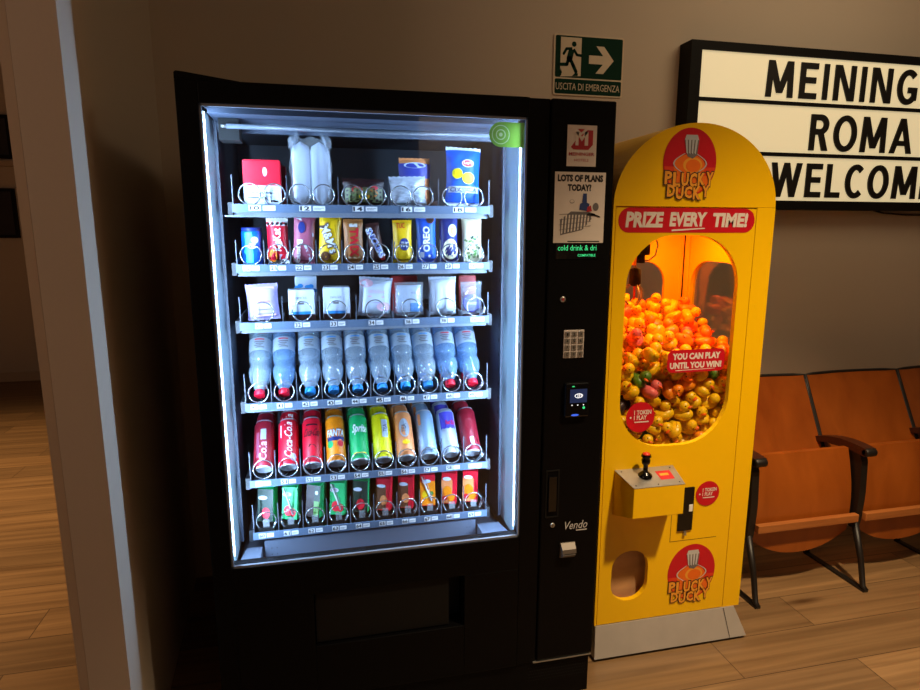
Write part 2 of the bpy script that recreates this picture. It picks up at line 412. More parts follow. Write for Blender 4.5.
# trays
ROWZ = [1.551, 1.391, 1.232, 1.0015, .772, .610]
LANES = [[.171, .302, .444, .579, .728], [.134, .204, .272, .343, .413, .484, .554, .624, .692, .763],
         [.157, .262, .359, .467, .572, .677, .768]] + [[.132, .2025, .273, .343, .413, .484, .554, .624, .694, .764]] * 3
TX0, TX1, TY = .095, .804, .13
HEADS = [1.70, 1.50, 1.35, 1.20, .95, .75]
def coil_mesh(r, flip):
    p = MB(); path = []; n = 20
    for k in range(int(n * 1.15) + 1):
        ang = -PI / 2 - flip * .55 + flip * 2 * PI * k / n - flip * 2 * PI * .15
        path.append((r * math.cos(ang), .012 * k / n, r * math.sin(ang)))
    q = path[-1]
    path += [(q[0] * .9, .0155, -r - .0018), (q[0] * .4, .03, -r - .0018), (0, .05, -r - .0018), (0, .45, -r - .0018)]
    p.tube(path, .0018, 6, 'wire'); return p
NUM = {0: ['10', '12', '14', '16', '18'], 2: ['30', '32', '33', '34', '36', '38', '39']}
coil_cache = {}
for r, z in enumerate(ROWZ):
    t = MB()
    t.box(TX0, TX1, TY, TY + .004, z - .022, z, 'rail_grey')
    t.box(TX0, TX1, TY + .004, .66, z - .012, z - .006, 'tray_black')
    t.box(TX0, TX1, TY + .03, TY + .034, z - .034, z - .012, 'liner_grey')
    t.box(TX0 - .012, TX0, TY + .01, .66, z - .03, z + .004, 'tray_black'); t.box(TX1, TX1 + .012, TY + .01, .66, z - .03, z + .004, 'tray_black')
    if r < 1: t.box(TX0 - .02, TX0 + .035, TY + .002, TY + .006, z - .034, z - .03, 'rail_grey')
    tr = t.build('product_tray', VM)
    L = LANES[r]
    edges = [TX0 + .002] + [(L[k] + L[k + 1]) / 2 for k in range(len(L) - 1)] + [TX1 - .002]
    hh = [.075, .065, .07, .085, .085, .085][r]
    for x in edges:
        d = MB(); d.prism([(TY + .006, z - .006), (TY + .006, z + hh), (TY + .0085, z + hh), (TY + .0085, z + .016), (.62, z + .016), (.62, z - .006)], 0, x - .0012, x + .0012, 'divider_grey'); d.build('lane_divider', tr)
    for k, x in enumerate(L):
        rad = .0285 if r == 0 else .0275
        for cx, fl in (((x - .032, 1), (x + .032, -1)) if r == 0 else ((x, 1 if k % 3 else -1),)):
            key = (rad, fl)
            if key not in coil_cache:
                o = coil_mesh(rad, fl).build('spiral_coil', tr); coil_cache[key] = o
            else:
                o = coil_cache[key].copy(); COL.objects.link(o); o.parent = tr
            o.location = (cx, TY + .012, z + rad - .002)
    for k, x in enumerate(L):
        d = MB(); F = plane_y(TY, x, z - .0195)
        w = .021 if r else .034
        d.rect(-w - .004, w + .004, .001, .0175, F, 'rail_grey', l=.0006)
        d.rect(-w, -w * .1, .002, .0165, F, 'white', l=.001); d.rect(w * .06, w, .003, .0155, F, 'white', l=.001)
        s = NUM.get(r, ['%d%d' % (r + 1, q) for q in range(10)])[k] if r in NUM else '%d%d' % (r + 1, k)
        d.text(s, -w * .95, -w * .2, .0035, .015, F, 'ink', l=.0014, bold=.03)
        d.rect(w * .15, w * .9, .0095, .0108, F, 'grey_ink', l=.0014); d.rect(w * .15, w * .7, .0065, .0076, F, 'grey_ink', l=.0014)
        d.build('price_label', tr)
    if r == 5:
        for k, x in enumerate(L):   # little step that props each carton
            d = MB(); d.box(x - .022, x + .022, TY + .012, TY + .036, z - .006, z + .008, 'black_matte'); d.box(x - .009, x + .009, TY + .014, TY + .02, z + .008, z + .03, 'film')
            d.build('carton_step', tr)

# control panel fittings
F = plane_y(0)
d = MB(); d.rect(.982, 1.068, 1.656, 1.764, F, 'paper', l=.0008)
X = lambda u, v: (.993 + u * .064, 1.700 + v * .054)
pg = lambda P, m, l: d.flat([X(*p) for p in P], F, m, l)
pg([(.28, .2), (.28, .55), (.12, .3), (.0, .12), (.12, .0), (.8, .0), (1, .25), (1, .95), (.75, .95), (.3, .2)][1:9], 'red_ink', .0012)
pg([(.3, 1), (.62, 1), (.45, .82)], 'red_ink', .0012)
for P in ([(.2, .2), (.34, .2), (.34, .85), (.2, .85)], [(.62, .2), (.78, .2), (.78, .88), (.62, .88)], [(.2, .85), (.34, .85), (.49, .62), (.49, .4)], [(.49, .62), (.49, .4), (.78, .88), (.64, .88)]): pg(P, 'paper', .0016)
d.text('MEININGER', .988, 1.062, 1.684, 1.693, F, 'red_ink', l=.0014); d.text('HOTELS', 1.004, 1.046, 1.669, 1.676, F, 'red_ink', l=.0014, bold=.0)
o = d.build('hotel_sticker', VM); o['label'] = 'small white sticker with red emblem'
d = MB(); d.rect(.950, 1.100, 1.449, 1.641, F, 'paper', l=.0006)
d.text('LOTS OF PLANS', .958, 1.092, 1.615, 1.634, F, 'ink', l=.001, bold=.055); d.text('TODAY?', .988, 1.058, 1.590, 1.609, F, 'ink', l=.001, bold=.055)
# the poster's drawing: a hatched old building, a rider in blue and red, a small cloud
d.flat([(.970, 1.47), (1.035, 1.485), (1.062, 1.515), (1.055, 1.535), (1.0, 1.535), (.968, 1.512)], F, 'grey_ink', .001)
for k in range(9): d.flat([(.972 + k * .0095, 1.474 + k * .002), (.976 + k * .0095, 1.475 + k * .002), (.979 + k * .0095, 1.526), (.975 + k * .0095, 1.526)], F, 'paper', .0013)
for k in range(4): d.flat([(.966, 1.484 + k * .014), (1.06, 1.496 + k * .012), (1.06, 1.4972 + k * .012), (.966, 1.4852 + k * .014)], F, 'grey_ink', .0016)
d.flat([(1.024, 1.54), (1.050, 1.536), (1.054, 1.556), (1.040, 1.562), (1.026, 1.556)], F, 'blue_ink', .0015); d.flat([(1.032, 1.56), (1.046, 1.56), (1.045, 1.584), (1.034, 1.584)], F, 'blue_ink', .0018)
d.flat([(1.046, 1.534), (1.062, 1.536), (1.058, 1.552), (1.048, 1.548)], F, 'red_ink', .0018); d.disc(1.073, 1.548, .009, .011, F, 'grey_ink', .0012); d.disc(1.06, 1.527, .013, .004, F, 'ink', .0018); d.flat([(1.06, 1.525), (1.088, 1.519), (1.086, 1.523), (1.06, 1.531)], F, 'ink', .0018)
d.disc(1.002, 1.562, .007, .005, F, 'grey_ink', .001); d.disc(1.002, 1.5625, .006, .004, F, 'paper', .0014)
d.rect(.992, 1.088, 1.4515, 1.4545, F, 'ink', .001)
o = d.build('poster', VM); o['label'] = 'white poster with an ink drawing'
d = MB(); d.box(.958, 1.086, -.0015, .001, 1.404, 1.4475, 'black_gloss'); d.text('cold drink & dri', .964, 1.080, 1.428, 1.443, plane_y(-.0015), 'display_green', l=.0006, bold=.0)
d.text('COMPATIBLE', 1.024, 1.078, 1.411, 1.418, plane_y(-.0015), 'display_green', l=.0006, bold=.01); d.build('text_display', VM)
d = MB(); d.X = Matrix.Translation((.984, 0, 1.291)) @ Matrix.Rotation(PI / 2, 4, 'X'); d.lathe([(.0085, 0), (.0085, .003), (.006, .004)], 18, 'steel'); d.lathe([(.0035, .0042), (.003, .005)], 10, 'red_ink'); d.build('return_button', VM)
d = MB(); d.box(.9905, 1.053, -.003, .001, 1.120, 1.202, 'key_grey'); kp = d.build('keypad', VM, bevel=.001)
for k in range(12):
    x = 1.001 + (k % 3) * .0205; z = 1.190 - (k // 3) * .0195
    d = MB(); d.box(x - .0075, x + .0075, -.0045, -.003, z - .0075, z + .0075, 'steel'); d.text('123456789C0E'[k], x - .0028, x + .0028, z - .004, z + .004, plane_y(-.0045), 'ink', l=.0004); d.build('key', kp)
d = MB(); d.box(.997, 1.072, -.014, .001, .944, 1.046, 'black_gloss'); cr = d.build('card_reader', VM, bevel=.004)
G = plane_y(-.0142)
d = MB(); d.rect(1.011, 1.064, .988, 1.029, G, 'screen_blue'); d.disc(1.038, 1.009, .013, .007, G, 'screen_white', .001); d.disc(1.038, 1.009, .0105, .005, G, 'screen_blue', .0014)
for k in range(3): d.rect(1.034 + k * .005, 1.036 + k * .005, 1.004, 1.014, G, 'screen_white', .0018)
d.build('screen', cr)
d = MB(); d.rect(1.017, 1.024, 1.036, 1.039, G, 'display_green'); d.disc(1.055, .972, .004, .004, G, 'display_green')
for k in range(3): d.disc(1.018 + k * .018, .981, .0018, .0018, G, 'screen_white')
d.disc(1.028, .951, .012, .003, G, 'lamp_blue'); d.build('status_lamp', cr)
d = MB(); d.ring([(.950, .628), (.992, .628), (.992, .780), (.950, .780)], [(.954, .632), (.988, .632), (.988, .776), (.954, .776)], 1, -.002, .0, 'black_matte'); d.box(.958, .982, -.007, -.0005, .650, .760, 'black_gloss'); d.build('pull_handle', VM)
d = MB(); d.X = Matrix.Translation((.974, 0, .603)) @ Matrix.Rotation(PI / 2, 4, 'X'); d.lathe([(.0075, 0), (.0075, .004), (.006, .005)], 18, 'steel'); d.box(-.001, .001, -.004, .004, .005, .0056, 'dark_gap'); d.build('lock', VM)
d = MB(); d.text('Vendo', 1.012, 1.090, .583, .609, F, 'alu', l=.0008, bold=.0, shear=.25); d.rect(1.052, 1.088, .576, .5795, F, 'alu', l=.0008); d.build('maker_lettering', VM)
d = MB(); d.box(1.001, 1.050, -.004, .001, .493, .541, 'dull_steel'); d.prism([(-.0045, .541), (-.0045, .518), (-.020, .512), (-.018, .525)], 0, 1.003, 1.048, 'dull_steel'); d.prism([(-.0045, .512), (-.0045, .494), (-.011, .496), (-.02, .507)], 0, 1.005, 1.046, 'dull_steel'); d.build('coin_return', VM)
d = MB(); F2 = plane_y(.0115)
N = 56; scx, scz = .798, 1.7335
def edge(k):
    c_, s_ = math.cos(2 * PI * k / N), math.sin(2 * PI * k / N)
    t_ = .0318 if c_ <= 0 else min(.066 / c_, .0318 / max(1e-6, abs(s_)))
    return scx + t_ * c_, scz + t_ * s_
circ = lambda r: [(scx + r * math.cos(2 * PI * k / N), scz + r * math.sin(2 * PI * k / N)) for k in range(N)]
loops = [[edge(k) for k in range(N)], circ(.0245), circ(.0225), circ(.0135), circ(.011), circ(.005)]
for q, m_ in enumerate(('green_sticker', 'sticker_pale', 'green_sticker', 'sticker_pale', 'green_sticker')):
    a_, b_ = loops[q], loops[q + 1]
    d.add([F2(*p, .0006) for p in a_ + b_], [(k, (k + 1) % N, N + (k + 1) % N, N + k) for k in range(N)], m_)
d.disc(scx, scz, .005, .005, F2, 'sticker_pale', .0006, N)
o = d.build('round_sticker', VM); o['label'] = 'green rounded sticker in the corner of the glass'

# ------------------------------------------------------------------ goods in the machine
YF = .166
def surf_pack(w, h, dp):
    def F(u, v, l=0):
        q = max(0, 1 - (abs(u) / (w / 2)) ** 3) * max(0, 1 - abs(2 * v / h - 1) ** 4)
        return (u * (.945 + .075 * (2 * v / h - 1) ** 2), -dp / 2 * q - l, v)
    return F
def pack(name, label, cat, x, z, w, h, dp, body, art=None, y=YF, lean=.08, twist=0, tilt=0, ends=None, group=None, crum=.0012):
    """pillow bag: bulging foil body with flat crimped zigzag ends"""
    t = thing(name, label, cat, (x, y + dp / 2, z), (-lean, tilt, twist), group)
    F = surf_pack(w, h, dp); p = MB()
    wr = lambda u, v: crum * (math.sin(u * 900 + v * 500) + (crum > .002) * .6 * math.sin(u * 130 - v * 170)) * (1 if .1 < v / h < .9 else 0)
    nu, nv = 12, 16
    p.grid(lambda a, b: (lambda q: (q[0], q[1] + wr(q[0], q[2]), q[2]))(F((a - .5) * w, .010 + b * (h - .02))), nu, nv, body)
    p.grid(lambda a, b: (lambda q: (q[0], -q[1], q[2]))(F((a - .5) * w, .010 + b * (h - .02))), nu, nv, body)
    p.build('wrapper', t)
    for z0, z1, s in ((0, .012, -1), (h - .012, h, 1)):
        e = MB(); n = 14; q = []
        zz = z1 if s > 0 else z0; zi = z0 if s > 0 else z1
        pts = [(-w / 2, zi), (w / 2, zi)] + [(w / 2 - w * k / n, zz - (s * .0022 if k % 2 else 0)) for k in range(n + 1)]
        e.prism(pts, 1, -.0008, .0008, ends or body)
        e.build('crimped_end', t)
    if art:
        a = MB(); art(a, F); o = a.build('print', t, recalc=False)
    return t
def carton(name, label, cat, x, z, w, h, dp, body, art=None, y=YF, twist=0, lean=0, group=None):
    t = thing(name, label, cat, (x, y, z), (-lean, 0, twist), group)
    p = MB(); p.box(-w / 2, w / 2, 0, dp, 0, h, body); p.build('box_body', t, bevel=.002)
    p = MB(); p.prism([(-w / 2 + .001, h + .0002), (w / 2 - .001, h + .0002), (w / 2 - .004, h + .0018), (-w / 2 + .004, h + .0018)], 1, .001, dp - .001, body); p.build('lid_flap', t)
    if art: a = MB(); art(a, plane_y(0)); a.build('print', t, recalc=False)
    return t
def colr(n, rgb, **k): C(n, rgb, **{**dict(rough=.45), **k}); return n
colr('red', (226, 14, 46)); colr('dkred', (150, 24, 44)); colr('mauve', (168, 84, 110)); colr('mmyellow', (250, 200, 10)); colr('gold', (176, 112, 52)); colr('brown', (70, 36, 34))
colr('blue', (0, 92, 214)); colr('navy', (26, 44, 120)); colr('sky', (40, 150, 226)); colr('teal', (70, 200, 200)); colr('orange', (250, 140, 10)); colr('green', (14, 180, 100)); colr('dkgreen', (12, 46, 32))
colr('lemon', (232, 220, 10)); colr('peach', (240, 150, 90)); colr('silver', (186, 198, 212), metal=.35); colr('icy', (150, 178, 208), metal=.3); colr('lilac', (186, 170, 222)); colr('pink', (240, 190, 206)); colr('offwhite', (214, 224, 240))
colr('cream', (226, 216, 180)); colr('olive', (120, 130, 84)); colr('violet', (74, 70, 190)); colr('purpleblue', (60, 70, 170)); colr('cocoa', (110, 66, 40)); colr('brick', (176, 40, 40)); colr('cola_black', (40, 14, 18)); colr('leafgreen', (90, 140, 60))

SZ = lambda r: ROWZ[r] - .0015
# --- top tray
z = SZ(0)
def a_red(a, F):
    a.rect(-.049, .049, .002, .052, F, 'offwhite'); a.disc(.008, .088, .005, .012, F, 'white')
    a.text('ORIGINAL', -.04, .03, .03, .036, F, 'grey_ink'); a.rect(-.04, .01, .018, .021, F, 'grey_ink'); a.rect(.02, .04, .008, .013, F, 'grey_ink')
carton('tissue_carton', 'red and white carton on the left of the top shelf', 'carton', .172, z, .098, .118, .06, 'red', a_red, group='goods on the top shelf')
carton('tissue_carton', 'red carton standing behind the front red and white carton', 'carton', .178, z, .106, .112, .06, 'dkred', None, y=.245, group='goods on the top shelf')
t = thing('slippers_pack', 'pair of white slippers in clear crackling film on the top shelf', 'slippers', (.302, YF + .034, z), group='goods on the top shelf')
def sole(cx, sk):
    p = MB(); n = 20
    def w(v): return .0285 * max(0, 1 - abs(2 * v - 1) ** 7) ** .5 * (1 - .08 * v)
    p.grid(lambda a, v: (cx + sk * (v - .5) + w(v) * math.cos(2 * PI * a), .014 * math.sin(2 * PI * a) * (1 - .2 * v), .004 + .17 * v), 16, 14, 'offwhite'); return p
sole(-.027, .004).build('slipper', t); sole(.027, -.004).build('slipper', t)
p = MB(); p.grid(lambda a, b: ((a - .5) * (.112 + .006 * math.sin(b * 14)), -.019 - .003 * math.sin(9 * a + 7 * b), .002 + b * (.176 + .008 * abs(math.sin(a * 9)))), 14, 14, 'film')
for sx in (-1, 1):
    for q in range(4): p.grid(lambda a, b: (sx * (.058 - .012 * q * .3 - a * .02), -.018 + .012 * math.sin(b * 5 + q), .150 + q * .01 + b * .022 + .006 * math.sin(7 * a + q)), 4, 4, 'film', False)
p.build('film_bag', t)
def a_candy(a, F):
    a.rect(-.056, .056, .010, .050, F, 'olive', n=8, nv=4); a.disc(-.02, .045, .016, .008, F, 'red'); a.disc(.022, .034, .02, .01, F, 'orange'); a.disc(-.03, .024, .014, .008, F, 'leafgreen'); a.disc(.03, .05, .012, .006, F, 'red'); a.disc(.0, .026, .016, .008, F, 'mmyellow')
pack('candy_bag', 'low dark candy bag with yellow, red and green sweets printed on it', 'snack', .446, z, .118, .078, .04, 'cola_black', a_candy, group='goods on the top shelf')
pack('white_pouch', 'crumpled plain white pouch on the top shelf', 'pouch', .574, z, .106, .088, .035, 'offwhite', None, lean=.15, crum=.0035, tilt=-.03, group='goods on the top shelf')
def a_cookie(a, F): a.rect(-.049, .049, .085, .128, F, 'purpleblue', n=8, nv=4, l=.002); a.disc(0, .122, .034, .009, F, 'offwhite', .003); a.rect(-.049, .049, .052, .060, F, 'offwhite', n=8, l=.002)
pack('biscuit_bag', 'blue and tan biscuit bag partly behind the blue crisps bag', 'snack', .603, z, .092, .146, .03, 'peach', a_cookie, y=.232, group='goods on the top shelf')
def a_chips(a, F):
    a.rect(-.046, .046, .038, .056, F, 'offwhite', n=8, l=.002); a.text('CLASSICA', -.042, .040, .040, .053, F, 'navy', l=.003)
    a.disc(-.022, .092, .016, .015, F, 'lemon', .003); a.disc(.012, .080, .020, .017, F, 'lemon', .0035); a.disc(.013, .081, .015, .012, F, 'mmyellow', .004); a.disc(-.021, .092, .011, .010, F, 'mmyellow', .0035)
    a.disc(.010, .122, .019, .011, F, 'white', .003); a.disc(.010, .122, .017, .009, F, 'red', .0035); a.text("Lay's", -.003, .023, .117, .128, F, 'white', l=.004)
pack('crisps_bag', 'tall bright blue crisps bag with potato slices printed on it', 'snack', .736, z + .003, .104, .17, .045, 'blue', a_chips, ends='offwhite', tilt=.03, lean=.05, y=.174, group='goods on the top shelf')
# --- second tray: single snacks
z = SZ(1); LX = LANES[1]; g2 = 'snacks on the second shelf'
def a1(a, F): a.rect(-.016, .004, .004, .086, F, 'teal', n=3); a.disc(.010, .066, .010, .009, F, 'white', .0012); a.disc(.002, .050, .012, .007, F, 'white', .0014); a.disc(-.010, .034, .010, .008, F, 'teal', .0016)
t = thing('mint_tub', 'short blue tub with teal glow and white splash', 'snack', (LX[0], YF + .026, z), group=g2)
p = MB(); p.lathe([(.026, 0), (.027, .003), (.027, .086), (.025, .090)], 24, 'blue'); p.build('tub', t)
p = MB(); p.lathe([(.026, .0905), (.0265, .093), (.0265, .099), (.024, .1005)], 24, 'navy'); p.build('lid', t)
cyl = lambda R: (lambda u, v, l=0: ((R + l) * math.sin(u / R), -(R + l) * math.cos(u / R), v))
p = MB(); a1(p, cyl(.027)); p.build('print', t, recalc=False)
def a2(a, F):
    a.rect(-.029, .029, .104, .118, F, 'white', n=6)
    for k in range(5): a.disc(-.024 + k * .012, .110, .004, .004, F, 'ink', .0014)
    a.text('KitKat', -.012, .010, .035, .098, F, 'white', l=.0016, rot=90); a.disc(-.014, .022, .012, .018, F, 'orange', .0016); a.disc(.004, .055, .009, .009, F, 'white', .0014); a.rect(.004, .024, .010, .026, F, 'offwhite', .0016)
pack('wafer_bag', 'red snack bag with white chequered top edge', 'snack', LX[1], z, .058, .128, .03, 'red', a2, ends='white', group=g2)
def a3(a, F):
    a.flat([(-.022, .125), (-.012, .125), (.026, .085), (.026, .075)], F, 'offwhite', .002); a.disc(-.008, .100, .010, .016, F, 'navy', .0022); a.text('Bueno', -.020, -.004, .004, .066, F, 'white', l=.003, rot=-90); a.flat([(.0, .05), (.006, .052), (.022, .008), (.016, .006)], F, 'offwhite', .002)
pack('chocolate_bar', 'dusky pink chocolate bar with white lettering running down', 'snack', LX[2], z, .060, .138, .024, 'mauve', a3, tilt=.06, group=g2)
def a4(a, F): a.text("M&M's", -.018, .012, .024, .112, F, 'brown', l=.0024, rot=-66, bold=.05); a.text("M&M's", -.016, .010, .028, .108, F, 'white', l=.0030, rot=-66, bold=.02); a.disc(-.012, .020, .013, .012, F, 'cocoa', .002); a.disc(.018, .014, .008, .008, F, 'mmyellow', .0024)
pack('candy_bag', 'bright yellow sweets bag with slanting white letters', 'snack', LX[3], z, .064, .140, .03, 'mmyellow', a4, tilt=.07, group=g2)
def a5(a, F): a.rect(-.016, .018, .014, .112, F, 'cream', n=3); a.text('TWIX', -.012, .014, .018, .098, F, 'red', l=.002, rot=-90, bold=.04); a.rect(-.012, .012, .102, .110, F, 'white', .0014)
pack('chocolate_bar', 'golden brown chocolate bar with large red letters', 'snack', LX[4], z, .056, .126, .022, 'gold', a5, group=g2)
def a6(a, F): a.text('SNICKERS', -.010, .010, .012, .104, F, 'white', l=.0016, rot=-72, bold=.06); a.text('SNICKERS', -.008, .008, .016, .100, F, 'blue', l=.0022, rot=-72, bold=.0); a.rect(.008, .02, .006, .018, F, 'red', .0018)
pack('chocolate_bar', 'slim dark brown chocolate bar with blue and white letters', 'snack', LX[5], z, .040, .116, .022, 'brown', a6, tilt=-.16, group=g2)
def a7(a, F): a.flat([(-.026, .01), (.026, .01), (.026, .03), (-.026, .062)], F, 'blue', .002); a.disc(.004, .052, .015, .018, F, 'navy', .003); a.text('TUC', -.008, .016, .044, .060, F, 'white', l=.0038, shear=.2); a.text('TUC', -.018, .006, .098, .114, F, 'red', l=.003)
pack('cracker_bag', 'yellow and blue cracker bag with round blue badge', 'snack', LX[6], z, .056, .124, .026, 'mmyellow', a7, group=g2)
pack('cracker_bag', 'dark blue cracker bag behind the yellow and blue one', 'snack', LX[6] - .001, z, .056, .132, .024, 'navy', None, y=.215, group=g2)
def a8(a, F): a.text('OREO', -.012, .010, .030, .104, F, 'white', l=.002, rot=90, bold=.04); a.disc(.012, .124, .012, .012, F, 'cocoa', .002); a.disc(.012, .124, .009, .009, F, 'brown', .0026); a.rect(-.02, -.008, .014, .03, F, 'offwhite', .002); a.disc(.008, .018, .004, .004, F, 'white', .002)
pack('biscuit_pack', 'sky blue biscuit pack with white letters running up', 'snack', LX[7], z, .060, .140, .028, 'blue', a8, group=g2)
def a9(a, F):
    a.disc(.004, .038, .024, .030, F, 'cream', .003)
    for k in range(9): a.disc(.004 + .014 * math.cos(k * 2.4) * (k % 3) / 2, .038 + .02 * math.sin(k * 2.4) * (k % 3) / 2, .0012, .0014, F, 'cocoa', .0036, 8)
    a.disc(.010, .092, .014, .018, F, 'offwhite', .0026); a.disc(.012, .090, .009, .012, F, 'peach', .003)
pack('cracker_bag', 'navy bag with a round pale cracker pictured on it', 'snack', LX[8], z, .056, .138, .028, 'navy', a9, group=g2)
def a10(a, F):
    rr = random.Random(3)
    for k in range(46): a.disc(rr.uniform(-.024, .022), .012 + rr.random() * .062, .004, .0035, F, ('leafgreen', 'olive', 'dkgreen')[k % 3], .0026 + k * .00003, 6)
pack('seed_bag', 'see-through bag of green seeds with plain cream top', 'snack', LX[9], z, .062, .136, .03, 'cream', a10, group=g2)
pack('seed_bag', 'reddish brown bag behind the bag of green seeds', 'snack', LX[9] + .010, z, .050, .105, .024, 'brick', None, y=.225, group=g2)
# --- third tray: toiletries
z = SZ(2); LX = LANES[2]; g3 = 'toiletries on the third shelf'
def b1(a, F):
    a.rect(-.022, .034, .012, .094, F, 'pink', n=5, l=.0014); a.rect(-.04, .034, .070, .072, F, 'lilac', .0018); a.text('soft pads', -.018, .022, .048, .056, F, 'red_ink', l=.002, bold=0); a.rect(-.012, .022, .030, .032, F, 'grey_ink', .002)
pack('pads_pack', 'lilac pack of pads with faint pink lettering', 'toiletry', LX[0], z, .088, .104, .04, 'lilac', b1, tilt=-.05, group=g3)
def b2(a, F): a.rect(-.037, .037, 0, .016, F, 'cola_black', .001); a.rect(-.030, .024, .016, .024, F, 'sky', .001); a.text('care kit', -.018, .014, .060, .068, F, 'grey_ink', bold=0); a.rect(-.01, .006, .044, .05, F, 'grey_ink')
carton('toiletry_box', 'white box with black and blue base, in front of the blue splashed box', 'toiletry', LX[1], z, .072, .084, .055, 'offwhite', b2, twist=.06, group=g3)
def b2b(a, F):
    for k in range(6): a.disc(-.026 + k * .010, .085 + .008 * math.sin(k * 2.2), .008, .006, F, 'sky', .001 + k * .0002)
carton('toiletry_box', 'taller white box with blue splashes standing behind', 'toiletry', LX[1] + .012, z, .062, .118, .03, 'offwhite', b2b, y=.236, group=g3)
carton('toiletry_box', 'white box with black and blue base, right of the doubled boxes', 'toiletry', LX[2], z, .076, .090, .055, 'offwhite', b2, twist=-.03, group=g3)
def b4(a, F):
    a.disc(-.030, .098, .020, .012, F, 'pink', .0024); a.disc(.026, .032, .022, .013, F, 'pink', .0024); a.rect(-.024, .026, .058, .062, F, 'pink', .0024); a.text('sensitive', -.024, .026, .070, .082, F, 'pink', l=.0026, bold=0)
    a.rect(-.026, .020, .042, .044, F, 'lilac', .0024)
pack('wipes_pack', 'white pack of wipes with pink blots and lettering', 'toiletry', LX[3], z, .098, .118, .045, 'offwhite', b4, tilt=.08, group=g3)
t = pack('zip_bag', 'clear zip bag with small bright blue packet inside', 'toiletry', LX[4], z, .086, .102, .03, 'film', None, group=g3)
p = MB(); p.box(.002, .036, -.004, .006, .012, .040, 'sky'); p.build('blue_packet', t, bevel=.003)
p = MB(); p.box(-.036, .034, -.002, .004, .012, .092, 'offwhite'); p.text('4 in 1', .006, .026, .066, .074, plane_y(-.002), 'grey_ink', bold=0); p.build('folded_paper', t)
carton('toiletry_box', 'dark red box behind the clear zip bag', 'toiletry', LX[4] - .006, z, .082, .114, .02, 'brick', None, y=.245, group=g3)
pack('cotton_pack', 'plain bluish white soft pack with rounded top', 'toiletry', LX[5] - .002, z, .084, .116, .05, 'offwhite', None, group=g3)
t = pack('zip_bag', 'clear zip bag holding a round violet tin', 'toiletry', LX[6] - .005, z, .066, .100, .034, 'film', None, group=g3)
p = MB(); p.X = Matrix.Translation((.0, .006, .034)) @ Matrix.Rotation(PI / 2, 4, 'X'); p.lathe([(.026, -.004), (.027, .0), (.027, .010), (.025, .012)], 28, 'violet'); p.text('Bella', -.014, .014, -.004, .004, lambda u, v, l=0: (u, v, .0122 + l), 'white', bold=.01); p.build('round_tin', t)
carton('toiletry_box', 'dark red box behind the bag with violet tin', 'toiletry', LX[6] - .002, z, .056, .112, .02, 'brick', None, y=.250, group=g3)

# --- fourth tray: water bottles lying back, caps to the front
z = SZ(3); LX = LANES[3]
BL = 1.10
def bottle(label, x, y, tilt, clr, cap, band, rz=0):
    t = thing('water_bottle', label, 'bottle', (x, y, z + .014), (-tilt, 0, rz), 'water bottles lying caps forward on the fourth shelf')
    prof = [(.0125, .012), (.0135, .020), (.019, .030), (.0255, .042), (.030, .056), (.0318, .070), (.031, .080), (.027, .089), (.0265, .093), (.030, .102), (.0322, .110),
            (.0318, .116), (.0322, .122), (.0322, .172), (.0316, .178), (.0322, .184), (.032, .196), (.029, .207), (.021, .213), (.012, .208), (.002, .204)]
    prof = [(r_, q_ if q_ < .02 else .02 + (q_ - .02) * BL) for r_, q_ in prof]
    p = MB(); p.lathe(prof, 30, clr, wob=lambda a, q: 1 + (.30 * abs(math.cos(2.5 * a)) - .15) * max(0, (q - .2025) / .033) + (.012 * math.cos(6 * a) if .055 < q < .085 else 0), caps=False)
    p.build('bottle_body', t)
    p = MB(); p.lathe([(.0145, 0), (.0152, .001), (.0152, .014), (.0142, .0165), (.005, .0165)], 24, cap, wob=lambda a, q: 1 + .02 * math.cos(24 * a)); p.build('cap', t)
    p = MB(); p.lathe([(.0326, .136), (.0326, .180)], 30, 'label_film', caps=False)
    Fc = cyl(.0328)
    for k in range(4): p.rect(-.015 + (k % 2) * .004, .014 - (k % 3) * .004, .163 - k * .0062, .1662 - k * .0062, Fc, 'grey_ink', n=4, l=.0004)
    p.rect(-.014, .014, .171, .175, Fc, band, n=5, l=.0004)
    p.build('label', t); return t
caps = ['red', 'red', 'sky', 'sky', 'sky', 'sky', 'sky', 'sky', 'red', 'red']
names = ['leftmost bottle on the shelf, clear with a red cap', 'blue tinted water bottle with a red cap, left of the blue capped ones', 'clear water bottle with blue cap, first right of the red caps on the left', 'clear water bottle with blue cap, second of the blue capped row',
         'clear water bottle with blue cap, third of the blue capped row', 'clear water bottle with blue cap, fourth of the blue capped row', 'clear water bottle with blue cap, fifth of the blue capped row', 'clear water bottle with blue cap, last before the red caps on the right',
         'blue tinted water bottle with red cap, next to last at the right end', 'water bottle with red cap at the right end of the shelf']
BT = .72
for k, x in enumerate(LX):
    clr = 'bottle_blue' if k in (1, 8, 9) else 'bottle_clear'
    for q in range(2):
        lab = names[k] if q == 0 else 'water bottle tucked behind the ' + (names[k].split(',')[0] if k < 9 else 'rightmost red capped bottle')
        if q and 2 <= k <= 7: lab = 'water bottle behind, in lane ' + ['three', 'four', 'five', 'six', 'seven', 'eight'][k - 2] + ' of the bottle shelf counted from the left'
        bottle(lab, x + (random.Random(k).uniform(-.002, .002)), .160 + q * .098, BT, clr, caps[k], 'red' if caps[k] == 'red' else 'sky')

